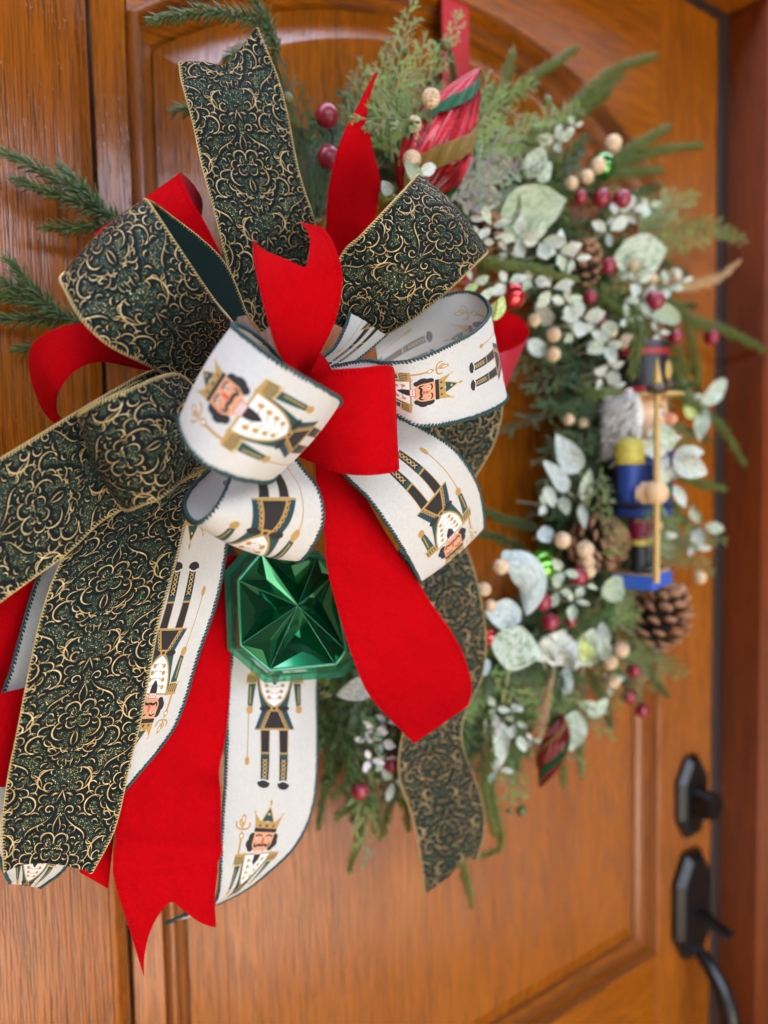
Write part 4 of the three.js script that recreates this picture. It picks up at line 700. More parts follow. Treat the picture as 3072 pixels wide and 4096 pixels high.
// ---------------------------------------------------------------- leaves
function leafMap(seed, base, frost, amount, vein) {
  const n = tileNoise(seed, 16, 16), n2 = tileNoise(seed + 1, 64, 64), n3 = tileNoise(seed + 2, 128, 128);
  return pixelsTex(256, 256, (x, y) => {
    const u = x / 256 - 0.5, v = y / 256, f = smooth(amount - 0.14, amount + 0.14, 0.5 * n(x / 16, y / 16) + 0.3 * n2(x / 4, y / 4) + 0.2 * n3(x / 2, y / 2));
    const mid = Math.abs(u) < 0.02 ? 1 : 0, side = Math.abs(((v * 7 + Math.abs(u) * 5) % 1) - 0.5) < 0.05 ? 0.5 : 0, k = 0.94 + 0.12 * n3(x / 2, y / 2), w = Math.max(mid, side) * vein;
    return [0, 1, 2].map((i) => lerp(lerp(base[i], frost[i], f), frost[i] * 1.03, w) * k);
  }, true);
}
const lm = (...a) => std({ map: leafMap(...a), roughness: 0.9 });
const LF = {
  sage: lm(61, [140, 155, 126], [172, 183, 158], 0.5, 0.5), frost: lm(64, [132, 150, 108], [194, 202, 186], 0.43, 0.3), white: lm(67, [158, 168, 144], [204, 207, 198], 0.42, 0.2),
  blue: lm(70, [150, 164, 164], [188, 198, 196], 0.5, 0.3), lime: lm(73, [150, 170, 70], [212, 220, 176], 0.55, 0.5), pink: lm(76, [170, 160, 150], [216, 206, 204], 0.4, 0.2), grey: lm(79, [130, 132, 116], [170, 168, 158], 0.5, 0.4),
};
// a leaf from base to tip (both in scene points), w metres wide; cup and curl bend it, roll turns it about its rib
function leafGeo(a, b, w, o = {}) {
  const { roll = 0, cup = 0.25, curl = 0.12, shape = 0.8, wave = 0.05, face } = o, NR = 14, NC = 8, mb = new MB();
  const d = b.clone().sub(a), L = d.length(); d.normalize();
  let n = (face ?? toEye(a)).clone(); n.addScaledVector(d, -n.dot(d)).normalize(); n.applyAxisAngle(d, roll); const s = new V3().crossVectors(d, n), ph = rnd() * 6;
  for (let i = 0; i <= NR; i++) for (let j = 0; j <= NC; j++) {
    const t = i / NR, q = j / NC * 2 - 1, half = w / 2 * Math.pow(Math.sin(Math.PI * clamp(Math.pow(t, shape), 0.001, 0.999)), o.blunt ?? 0.75) + w * 0.02;
    const p = a.clone().addScaledVector(d, L * t).addScaledVector(s, q * half).addScaledVector(n, -L * curl * (t * t * 1.6 - t * 0.6) + half * cup * q * q + w * wave * Math.sin(t * 9 + q * 2.5 + ph) * Math.abs(q));
    mb.v(p, null, j / NC, t); if (i && j) { const c = mb.p.length / 3 - 1; mb.q(c - 1, c, c - NC - 1, c - NC - 2); }
  }
  return mb.geo();
}
function leaf(parent, kind, A, B, wF, o) { const a = at(...A), b = at(...B); return part('leaf', leafGeo(a, b, wF * unit(a.clone().lerp(b, 0.5)), o), LF[kind], parent); }
const leafSpray = (...list) => {                     // leaves, each on its stem
  let first; for (const l of list) { const m = leaf(wreath, ...l), mb = new MB(), a = at(...l[1]), c = at(l[1][0] + (l[1][0] - l[2][0]) * 0.35 + 6, l[1][1] + (l[1][1] - l[2][1]) * 0.35, l[1][2] - 0.03); tubeInto(mb, [c, c.clone().lerp(a, 0.6), a], 0.0013, 6); part('stem', mb.geo(), M.stemPale, m); first ??= m; }
  return first;
};
M.stemPale = std({ color: 0x9a9c80, roughness: 0.8 });
leafSpray(['sage', [1075, 478, .11], [1242, 432, .115], 112, { roll: 0.25, cup: 0.1, curl: 0.1, shape: 0.62, blunt: 0.95 }], ['sage', [1080, 500, .1], [1110, 395, .112], 70, { roll: -0.4 }]);
leafSpray(['frost', [1140, 385, .1], [1176, 312, .108], 46, {}], ['frost', [1160, 390, .1], [1196, 350, .105], 34, { roll: 0.5 }], ['frost', [1075, 395, .1], [1055, 318, .11], 80, { roll: 0.3 }], ['frost', [1000, 420, .11], [1085, 432, .118], 62, {}]);
leafSpray(['frost', [1325, 560, .08], [1462, 540, .085], 84, { cup: 0.1 }], ['frost', [1340, 570, .08], [1395, 590, .09], 60, { roll: 0.4 }]);
leafSpray(['sage', [1372, 662, .085], [1490, 690, .085], 48, { roll: -0.35, cup: 0.35 }]);
leafSpray(['frost', [1512, 872, .07], [1584, 816, .068], 40, { roll: 0.4 }], ['grey', [1490, 850, .065], [1440, 810, .068], 28, {}], ['frost', [1520, 880, .07], [1512, 950, .075], 32, {}], ['lime', [1500, 900, .072], [1480, 880, .076], 22, {}]);
leafSpray(['blue', [1250, 1020, .095], [1206, 945, .105], 52, { cup: 0.3 }], ['blue', [1225, 1060, .095], [1184, 1000, .105], 38, { roll: 0.4 }], ['frost', [1260, 1080, .09], [1275, 1015, .1], 26, {}], ['frost', [1215, 1075, .09], [1225, 1110, .1], 26, {}], ['white', [1255, 1090, .09], [1264, 1140, .1], 20, {}], ['white', [1180, 1050, .09], [1196, 1095, .1], 26, {}]);
{ // the crescent leaf: curls over to the right and down
  leafSpray(['blue', [1085, 1205, .115], [1105, 1190, .12], 20, {}]); const mb = new MB(), rib = new THREE.CatmullRomCurve3([[1083, 1203, .115], [1125, 1222, .125], [1150, 1262, .125], [1138, 1330, .115]].map((p) => at(...p)));
  for (let i = 0; i <= 18; i++) for (let j = 0; j <= 8; j++) { const t = i / 18, p = rib.getPoint(t), d = rib.getTangent(t), n = toEye(p), sd = new V3().crossVectors(d, n).normalize(), q = j / 4 - 1, h = 36 * unit(p) * Math.pow(Math.sin(Math.PI * Math.min(0.999, 0.04 + 0.96 * t)), 0.7); mb.v(p.addScaledVector(sd, q * h).addScaledVector(n, -h * 0.35 * q * q), null, j / 8, t); if (i && j) { const c = mb.p.length / 3 - 1; mb.q(c - 1, c, c - 9, c - 10); } }
  part('leaf', mb.geo(), LF.blue, wreath);
}
leafSpray(['blue', [1050, 1318, .115], [1136, 1338, .115], 66, { cup: 0.15, shape: 0.9 }], ['blue', [1160, 1160, .1], [1200, 1148, .1], 36, {}]);
leafSpray(['frost', [1098, 1448, .125], [1128, 1353, .125], 98, { cup: 0.06, curl: 0.02, shape: 1 }], ['blue', [1020, 1450, .105], [1062, 1428, .11], 40, {}]);
leafSpray(['white', [1196, 1440, .11], [1216, 1362, .118], 84, { wave: 0.14, shape: 0.9 }], ['white', [1175, 1430, .105], [1185, 1375, .115], 46, { wave: 0.2 }], ['white', [1225, 1440, .1], [1246, 1400, .112], 44, { wave: 0.2 }], ['frost', [1260, 1440, .1], [1282, 1358, .11], 56, { wave: 0.12 }], ['lime', [1268, 1425, .108], [1262, 1380, .116], 34, { wave: 0.1 }], ['frost', [1290, 1420, .1], [1312, 1385, .11], 46, {}], ['blue', [1305, 1390, .09], [1300, 1350, .1], 34, {}], ['blue', [1218, 1500, .085], [1226, 1440, .09], 34, {}]);
leafSpray(['sage', [1300, 1288, .11], [1352, 1252, .115], 54, { roll: 0.4, cup: 0.35 }], ['sage', [1320, 1262, .11], [1374, 1292, .1], 34, { curl: 0.4 }]);
leafSpray(['grey', [812, 1478, .09], [738, 1500, .1], 48, { cup: 0.12, shape: 0.9 }]);
leafSpray(['frost', [1246, 1535, .085], [1232, 1622, .09], 54, { shape: 0.95, cup: 0.1 }], ['frost', [1270, 1545, .08], [1320, 1512, .085], 30, { roll: 0.5 }], ['frost', [1295, 1535, .08], [1255, 1520, .085], 26, {}]);
leafSpray(['white', [1085, 1560, .08], [1070, 1668, .085], 42, { wave: 0.1 }], ['pink', [1065, 1540, .08], [1058, 1600, .088], 34, { wave: 0.1 }], ['white', [1105, 1540, .08], [1130, 1530, .088], 30, {}], ['white', [1120, 1590, .075], [1135, 1625, .08], 20, {}]);
leafSpray(['lime', [1060, 690, .185], [1094, 640, .19], 34, { roll: 0.6 }], ['lime', [1060, 690, .186], [1072, 650, .195], 20, { roll: -0.6 }], ['frost', [1030, 650, .16], [1072, 622, .165], 24, { roll: 0.5 }], ['lime', [1008, 632, .15], [1034, 612, .155], 16, {}]);
leafSpray(['sage', [910, 395, .17], [877, 350, .172], 30, { roll: 0.2 }], ['white', [908, 375, .17], [944, 356, .172], 26, {}], ['white', [845, 420, .165], [826, 392, .168], 26, {}]);
leafSpray(['grey', [1190, 700, .09], [1160, 660, .1], 34, {}], ['blue', [1140, 735, .09], [1185, 770, .09], 34, {}]);
// small white flocked leaves in sprays: [fx, fy, z, size, angle in the view, count]
function flocked(list, kind = 'white') {
  for (const [x, y, z, size, n0, turn = 0] of list) {
    const n = n0 > 3 ? n0 - 1 : n0, mb = new MB(), c = at(x, y, z), u = unit(c); tubeInto(mb, [c, c.clone().add(new V3(rr(-0.01, 0.01), rr(-0.01, 0.01), -0.035))], 0.0009, 5);
    const st = part('flocked_spray', mb.geo(), M.stemPale, wreath);
    for (let k = 0; k < n; k++) {
      const a = turn + k / n * 2 * Math.PI + rr(-0.35, 0.35), s = size * u * rr(0.9, 1.4), dir = right_.clone().multiplyScalar(Math.cos(a)).addScaledVector(up_, Math.sin(a)).addScaledVector(back_, rr(0.1, 0.7)).normalize();
      part('leaf', leafGeo(c.clone().addScaledVector(dir, s * 0.12), c.clone().addScaledVector(dir, s), s * rr(0.36, 0.6), { roll: rr(-0.5, 0.5), cup: rr(0.1, 0.5), curl: rr(-0.05, 0.3), shape: rr(0.8, 1.2), blunt: rr(0.65, 0.95) }), LF[rnd() < 0.75 ? kind : 'frost'], st);
    }
  }
}
flocked([[1200, 305, .108, 34, 5], [1240, 272, .1, 22, 3]]);
flocked([[1012, 470, .125, 34, 4], [1062, 492, .125, 36, 4], [1040, 520, .12, 26, 3]]);
flocked([[1118, 512, .118, 40, 5], [1165, 520, .118, 46, 5], [1205, 545, .116, 40, 5], [1240, 560, .114, 32, 4], [1098, 545, .112, 34, 4]]);
flocked([[1095, 612, .12, 36, 4], [1150, 606, .116, 34, 4], [1190, 625, .114, 40, 4]]);
flocked([[1222, 655, .115, 40, 5], [1255, 690, .115, 40, 5], [1290, 705, .112, 36, 5], [1240, 720, .11, 30, 4]]);
flocked([[1308, 746, .118, 40, 6], [1285, 730, .112, 30, 4], [1316, 795, .112, 36, 5], [1322, 838, .112, 32, 4], [1300, 815, .108, 26, 3]]);
flocked([[1362, 456, .1, 36, 5], [1402, 447, .096, 26, 4], [1312, 500, .1, 38, 3, -1.5], [1330, 470, .098, 26, 3]]);
flocked([[1374, 610, .095, 30, 3], [1385, 650, .095, 34, 3, -1.2], [1440, 620, .09, 34, 4], [1470, 610, .088, 24, 3], [1355, 690, .1, 26, 3]]);
flocked([[1446, 985, .15, 62, 6, 0.4], [1452, 1040, .148, 50, 4, -1.2], [1420, 960, .14, 40, 3]]);
flocked([[1516, 1135, .07, 46, 4], [1430, 1150, .09, 26, 3], [1500, 1180, .068, 26, 3]]);
flocked([[808, 1575, .085, 34, 4], [824, 1602, .085, 28, 4], [800, 1642, .085, 26, 3], [835, 1560, .08, 26, 3], [790, 1600, .08, 20, 2]], 'pink');
flocked([[850, 1685, .07, 34, 3], [830, 1640, .075, 24, 3]], 'white');
flocked([[1215, 1232, .118, 30, 4], [1262, 1265, .112, 26, 3], [1205, 1275, .11, 34, 4], [1238, 1300, .106, 36, 4]], 'frost');
flocked([[1112, 1560, .082, 26, 4], [1070, 1530, .085, 26, 4], [1150, 1600, .075, 20, 4], [1075, 1665, .075, 24, 3]]);
flocked([[1320, 1470, .085, 26, 3], [1400, 1400, .07, 26, 2], [1180, 1090, .09, 24, 3], [1490, 860, .07, 26, 3], [1420, 720, .1, 22, 3]]);
flocked([[1020, 610, .14, 26, 3], [1010, 560, .13, 28, 3], [990, 500, .13, 26, 3]], 'frost');
// tan grass plumes
function plume(pts, w) {
  const mb = new MB(), c = new THREE.CatmullRomCurve3(pts.map((p) => at(...p))), L = c.getLength(), n = Math.floor(L / 0.0016);
  tubeInto(mb, c.getSpacedPoints(12), 0.0009, 5, [0.35, 0.22, 0.1]);
  for (let k = 0; k < n; k++) { const t = k / n, p = c.getPointAt(t), [d, s, u] = frameOf(c.getTangentAt(t)); for (let q = 0; q < 4; q++) { const a = rnd() * 6.3, o = s.clone().multiplyScalar(Math.cos(a)).addScaledVector(u, Math.sin(a)), e = p.clone().addScaledVector(d, w * rr(0.5, 1)).addScaledVector(o, w * rr(0.2, 0.55) * Math.sin(Math.PI * (0.15 + 0.8 * t))); const col = [0.42, 0.26, 0.12].map((v) => v * rr(0.7, 1.3)), i = mb.p.length / 3; mb.v(p, col); mb.v(p.clone().lerp(e, 0.6).addScaledVector(u, 0.0009), col); mb.v(e, col); mb.v(p.clone().lerp(e, 0.6).addScaledVector(u, -0.0009), col); mb.q(i, i + 1, i + 2, i + 3); } }
  part('grass_plume', mb.geo(), M.cedar, wreath);
}
plume([[1430, 625, .07], [1500, 615, .062], [1550, 600, .056], [1592, 568, .05]], 0.02);
plume([[1195, 1450, .085], [1172, 1540, .08], [1162, 1640, .07]], 0.02);
// ---------------------------------------------------------------- berries and beads on picks
M.berry = phys({ color: new THREE.Color(0.25, 0.008, 0.026), roughness: 0.34, clearcoat: 0.35, clearcoatRoughness: 0.3 });
M.wire = std({ color: 0x7a4a22, roughness: 0.6 }); M.redWire = std({ color: 0x3a0a0c, roughness: 0.6 });
{ // porous beads: small round pits
  const W = 256, cells = []; for (let k = 0; k < 240; k++) cells.push([rnd() * W, rnd() * W]);
  const d = new Float32Array(W * W); for (let y = 0; y < W; y++) for (let x = 0; x < W; x++) { let m = 99; for (const [a, b] of cells) { let dx = Math.abs(x - a), dy = Math.abs(y - b); dx = Math.min(dx, W - dx); dy = Math.min(dy, W - dy); m = Math.min(m, dx * dx + dy * dy); } d[y * W + x] = Math.sqrt(m); }
  M.bead = std({ map: pixelsTex(W, W, (x, y) => { const k = smooth(1.5, 6, d[y * W + x]); return [lerp(120, 222, k), lerp(86, 192, k), lerp(52, 156, k)]; }, true, 2, 1), bumpMap: pixelsTex(W, W, (x, y) => { const h = 40 + 200 * smooth(1, 6, d[y * W + x]); return [h, h, h]; }, false, 2, 1), bumpScale: 0.0008, roughness: 0.9 });
}
const ball = new THREE.SphereGeometry(1, 28, 20);
{ const q = ball.attributes.position; for (let i = 0; i < q.count; i++) { const y = q.getY(i), k = y > 0.9 ? 1 - (y - 0.9) * 0.35 : 1; q.setY(i, y * k); } ball.computeVertexNormals(); }
function pick(name, piece, mat, wire, label, category, list, group) {
  const p0 = at(list[0][0], list[0][1], list[0][2]), t = thing(name, label, category, p0, group);
  for (const [x, y, z, r, sx = 0, sy = 40] of list) {
    const p = at(x, y, z), rad = r * unit(p), m = place(piece, ball, mat, t, p); m.scale.set(rad, rad * 1.04, rad); m.rotation.set(rr(-0.5, 0.5), rr(0, 6), rr(-0.6, 0.6));
    const mb = new MB(), e = at(x + sx, y + sy, z - 0.03); tubeInto(mb, [p, p.clone().lerp(e, 0.5).add(new V3(0.002, 0, 0)), e], 0.0006, 5); part('stem', mb.geo(), wire, t);
  }
}
const berries = (label, ...list) => pick('berry_pick', 'berry', M.berry, M.redWire, label, 'berries', list);
const beads = (label, ...list) => pick('bead_pick', 'bead', M.bead, M.wire, label, 'bead pick', list);
berries('two glossy dark red berries between the damask tail and the upright red tail', [706, 250, .115, 25, 12, 80], [710, 340, .11, 25, 15, 60]);
berries('three dark red berries in a row below the round green ornament at top right', [1254, 426, .1, 15, 0, 30], [1299, 427, .1, 19, -30, 20], [1343, 430, .1, 20, -50, 20]);
berries('three dark red berries strung down the right side of the white flocked leaves', [1314, 574, .1, 18, -20, 30], [1275, 642, .1, 15, -20, 30], [1300, 700, .098, 13, 0, 30]);
berries('single dark red berry in front of the long pale sage leaf', [1415, 649, .105, 21, -40, 10]);
berries('two dark red berries above the black hat of the wooden nutcracker', [1459, 728, .085, 16, -20, -40], [1537, 728, .065, 17, -40, -20]);
berries('single dark red berry just left of the curled sage leaf below the nutcracker', [1250, 1245, .125, 19, 0, 40]);
berries('cluster of three dark red berries below the pale blue crescent leaf', [1172, 1299, .12, 20, 20, 40], [1189, 1343, .11, 19, 10, 30], [1232, 1342, .1, 13, 0, 30]);
berries('three dark red berries dangling past the lower right edge of the wreath', [1370, 1449, .075, 15, -30, -40], [1358, 1504, .07, 16, -30, -50], [1387, 1535, .068, 15, -20, -60]);
berries('two dark red berries left of the damask tail at the bottom of the wreath', [778, 1708, .07, 19, 30, -40], [846, 1648, .075, 20, 10, -40]);
beads('three porous beige beads on wires left of the red and gold swirl ornament', [931, 212, .16, 20, -15, 110], [894, 268, .15, 17, 5, 70], [890, 345, .16, 20, 15, 50]);
beads('four beige beads in a line over the three berries at top right', [1325, 310, .095, 18, -30, 60], [1292, 358, .1, 17, -30, 50], [1268, 382, .1, 15, -30, 30], [1235, 396, .098, 14, 0, 20]);
beads('five beige beads scattered among white leaves above the nutcracker hat', [1196, 723, .105, 16, -10, -50], [1195, 765, .1, 16, 0, -50], [1154, 692, .1, 14, 0, 30], [1356, 742, .11, 20, -10, -40], [1320, 716, .105, 14, 0, -30]);
beads('three beige beads beside the tan grass plume at right', [1408, 602, .085, 13, -30, 10], [1459, 594, .082, 14, -30, 20], [1366, 576, .085, 12, -20, 20]);
beads('three beige beads against the edge of the damask tail, by the pale blue leaves', [1082, 1224, .125, 17, -25, 55], [1046, 1273, .12, 15, -10, 30], [1060, 1308, .125, 13, 0, 30]);
beads('four beige beads in front of the round pine cone left of the nutcracker', [1215, 1167, .115, 18, -10, 40], [1264, 1187, .125, 19, 0, 60], [1268, 1212, .12, 16, 0, 50], [1271, 1234, .115, 15, 0, 40]);
beads('three beige beads below the large pine cone at lower right', [1341, 1402, .1, 18, -20, 30], [1318, 1430, .098, 16, -10, 40], [1324, 1473, .092, 15, -10, -40]);
beads('two beige beads at the right end of the blue nutcracker stand', [1512, 1247, .075, 14, -30, 20], [1468, 1277, .08, 15, -20, 30]);
beads('two beige beads in the shade behind the nutcracker white hair', [1228, 906, .085, 13, 30, 0], [1260, 913, .085, 11, 20, 0]);
beads('single beige bead right of the nutcracker dark red trousers', [1416, 1133, .105, 15, 10, 40]);

// ---------------------------------------------------------------- pine cones
M.cone = vmat({ roughness: 0.8 });
const scaleGeo = (() => {
  const mb = new MB(), N = 6, K = 8, dark = [0.075, 0.03, 0.015], tip = [0.34, 0.17, 0.085];
  for (let i = 0; i <= N; i++) for (let j = 0; j < K; j++) { const t = i / N, a = j / K * 2 * Math.PI, w = 0.16 + 0.4 * Math.sin(Math.min(1, t * 1.15) * Math.PI * 0.62) * (t > 0.9 ? 0.8 : 1), h = 0.05 + 0.12 * smooth(0.5, 0.95, t); const c = [0, 1, 2].map((q) => lerp(dark[q], tip[q], smooth(0.6, 0.95, t))); mb.v(new V3(Math.cos(a) * w, Math.sin(a) * h + 0.32 * t * t, t), c); }
  for (let i = 0; i < N; i++) for (let j = 0; j < K; j++) { const e = (j + 1) % K; mb.q(i * K + j, i * K + e, (i + 1) * K + e, (i + 1) * K + j); }
  const c = mb.v(new V3(0, 0.34, 1.05), tip); for (let j = 0; j < K; j++) mb.t(N * K + j, N * K + (j + 1) % K, c); return mb.geo();
})();
function cone(label, x, y, z, rF, hF, axis, n) {
  const p = at(x, y, z), u = unit(p), t = thing('pine_cone', label, 'pine cone', p), R = rF * u, H = hF * u, ax = axis.clone().normalize(), [, s, w] = frameOf(ax);
  const core = new THREE.SphereGeometry(1, 16, 12); core.scale(R * 0.5, H * 0.5, R * 0.5); core.applyQuaternion(new THREE.Quaternion().setFromUnitVectors(new V3(0, 1, 0), ax)); core.translate(p.x, p.y, p.z); part('core', core, std({ color: 0x1c0d07, roughness: 0.9 }), t);
  for (let k = 0; k < n; k++) {
    const f = (k + 0.5) / n, a = k * 2.39996, along = lerp(-0.5, 0.5, f), prof = Math.pow(Math.sin(Math.PI * lerp(0.12, 0.93, f)), 0.6), rise = lerp(-0.55, 1.25, f);
    const o = s.clone().multiplyScalar(Math.cos(a)).addScaledVector(w, Math.sin(a)), dir = o.clone().multiplyScalar(Math.cos(rise)).addScaledVector(ax, Math.sin(rise)).normalize(), upv = ax.clone().multiplyScalar(Math.cos(rise)).addScaledVector(o, -Math.sin(rise)).normalize();
    const m = place('scale', scaleGeo, M.cone, t, p.clone().addScaledVector(ax, along * H * 0.86).addScaledVector(dir, R * prof * 0.22)), l = R * prof * rr(0.74, 0.86), side = new V3().crossVectors(upv, dir);
    m.quaternion.setFromRotationMatrix(new THREE.Matrix4().makeBasis(side, upv, dir)); m.scale.set(R * 0.4 * rr(0.9, 1.1), R * 0.5, l);
  }
}
cone('brown pine cone with open scales left of the nutcracker legs', 1289, 1172, .09, 62, 104, new V3(-0.15, 0.25, 1), 70);
cone('large open pine cone under the blue nutcracker stand', 1424, 1334, .09, 66, 118, new V3(0.15, 1, 0.35), 74);
cone('brown pine cone half hidden behind the white flocked leaves', 1258, 575, .09, 44, 84, new V3(0.1, 1, 0.3), 56);
cone('brown pine cone tucked behind the right damask loop', 1048, 505, .1, 40, 80, new V3(-0.3, 0.6, 0.8), 50);

// ---------------------------------------------------------------- ball and swirl ornaments
function bauble(label, x, y, z, rF, mat, capDir) {
  const p = at(x, y, z), r = rF * unit(p), t = thing('ball_ornament', label, 'ornament', p);
  part('ball', new THREE.SphereGeometry(r, 40, 28).translate(p.x, p.y, p.z), mat, t);
  const c = new THREE.CylinderGeometry(r * 0.24, r * 0.27, r * 0.28, 20); c.applyQuaternion(new THREE.Quaternion().setFromUnitVectors(new V3(0, 1, 0), capDir.clone().normalize())); const q = p.clone().addScaledVector(capDir.clone().normalize(), r * 1.06); c.translate(q.x, q.y, q.z); part('cap', c, M.goldThread, t);
}
const shiny = (r, g, b) => phys({ color: new THREE.Color(r, g, b), metalness: 0.75, roughness: 0.14, clearcoat: 1, clearcoatRoughness: 0.05 });
bauble('shiny lime green ball behind the crescent leaf', 1168, 1222, .1, 36, shiny(0.1, 0.34, 0.008), new V3(-0.5, 0.6, -0.6));
bauble('shiny lime green ball behind beige beads at top right', 1300, 360, .075, 30, shiny(0.04, 0.2, 0.015), new V3(0.3, 0.8, -0.6));
bauble('shiny red ball under the white leaves right of the bow', 1106, 640, .1, 30, shiny(0.62, 0.02, 0.02), new V3(-0.5, 0.6, -0.6));
bauble('small red ball half hidden by the damask tail', 1056, 1378, .1, 22, shiny(0.6, 0.04, 0.02), new V3(-0.5, 0.6, -0.6));
function swirl(label, a, b, rF, bands, z2, bulgeAt, turnBy) {       // a curved teardrop from its round end a to its tip b, twisted bands
  const A = at(...a), B = at(...b), t = thing('swirl_ornament', label, 'ornament', A), u = unit(A), mid = A.clone().lerp(B, 0.5).add(right_.clone().multiplyScalar(z2)), c = new THREE.QuadraticBezierCurve3(A, mid, B);
  const NT = 60, NA = 128, geos = bands.map(() => new MB()); let f = null;
  const ring = (i, j) => { const tt = i / NT, p = c.getPoint(tt), d = c.getTangent(tt); const s = new V3().crossVectors(d, new V3(0, 0, 1)).normalize(), w = new V3().crossVectors(s, d); const an = j / NA * 2 * Math.PI + tt * turnBy, rad = rF * u * Math.pow(Math.sin(Math.PI * Math.pow(clamp(0.02 + 0.98 * tt, 0, 1), bulgeAt)), 0.85) * (1 + 0.045 * Math.sin(an * 17) + 0.015 * Math.sin(an * 41)); return p.clone().addScaledVector(s, Math.cos(an) * rad).addScaledVector(w, Math.sin(an) * rad * 0.75); };
  for (let j = 0; j < NA; j++) { let acc = 0, k = 0; const q = j / NA; for (let n = 0; n < bands.length; n++) { acc += bands[n][1]; if (q < acc) { k = n; break; } } for (let i = 0; i < NT; i++) { const mb = geos[k], s = mb.p.length / 3; const lift = bands[k][2] ?? 0; for (const [x, y] of [[i, j], [i, j + 1], [i + 1, j + 1], [i + 1, j]]) { const p = ring(x, y); if (lift) { const ctr = c.getPoint(x / NT); p.addScaledVector(p.clone().sub(ctr).normalize(), lift); } mb.v(p, null, y / NA * 6, x / NT * 3); } mb.q(s, s + 1, s + 2, s + 3); } }
  geos.forEach((mb, k) => { if (!mb.p.length) return; let g = mb.geo(); g.deleteAttribute('normal'); g = mergeVertices(g, 1e-5); g.computeVertexNormals(); part(bands[k][3], g, bands[k][0], t); });
}
const glitterMap = (seed, lo, hi) => { let s = seed; const rn = () => { s = (Math.imul(s, 1664525) + 1013904223) | 0; return (s >>> 8) / 16777216; }; const v = Array.from({ length: 128 * 128 }, rn); return [pixelsTex(128, 128, (x, y) => { const k = Math.pow(v[y * 128 + x], 2.2); return [0, 1, 2].map((i) => lerp(lo[i], hi[i], k)); }, true, 4, 4), pixelsTex(128, 128, (x, y) => { const k = 255 * v[(y * 128 + x * 7 + 31) % 16384]; return [k, k, k]; }, false, 4, 4)]; };
const glit = (seed, lo, hi) => { const [m, b] = glitterMap(seed, lo, hi); return std({ map: m, bumpMap: b, bumpScale: 0.0006, metalness: 0.65, roughness: 0.35 }); };
const redFoil = phys({ color: new THREE.Color(0.5, 0.004, 0.012), metalness: 0.9, roughness: 0.2, clearcoat: 0.6, clearcoatRoughness: 0.1 });
{ const n = tileNoise(91, 40, 4), n2 = tileNoise(92, 90, 9); const bm = pixelsTex(256, 256, (x, y) => { const h = 255 * (0.6 * n(x / 256 * 40, y / 64) + 0.4 * n2(x / 256 * 90, y / 256 * 9)); return [h, h, h]; }, false, 1.5, 0.5); redFoil.bumpMap = bm; redFoil.bumpScale = 0.004; }
const goldGlit = glit(5, [120, 84, 20], [240, 214, 140]), greenGlit = glit(9, [4, 50, 24], [60, 170, 100]);
swirl('large red foil swirl ornament with gold and green glitter bands, pointing up', [892, 436, .118], [1038, 146, .142], 80, [[redFoil, 0.12, 0, 'red_band'], [greenGlit, 0.08, 0.0008, 'green_band'], [redFoil, 0.17, 0, 'red_band'], [goldGlit, 0.1, 0.0008, 'gold_band'], [redFoil, 0.17, 0, 'red_band'], [greenGlit, 0.08, 0.0008, 'green_band'], [redFoil, 0.28, 0, 'red_band']], -0.004, 0.66, -3.3);
swirl('small red swirl ornament with a green band, pointing down at the bottom', [1212, 1545, .085], [1166, 1702, .075], 34, [[greenGlit, 0.1, 0.0004, 'green_band'], [redFoil, 0.16, 0, 'red_band'], [goldGlit, 0.05, 0.0004, 'gold_band'], [redFoil, 0.2, 0, 'red_band'], [greenGlit, 0.12, 0.0004, 'green_band'], [redFoil, 0.37, 0, 'red_band']], 0.004, 0.8, -4);

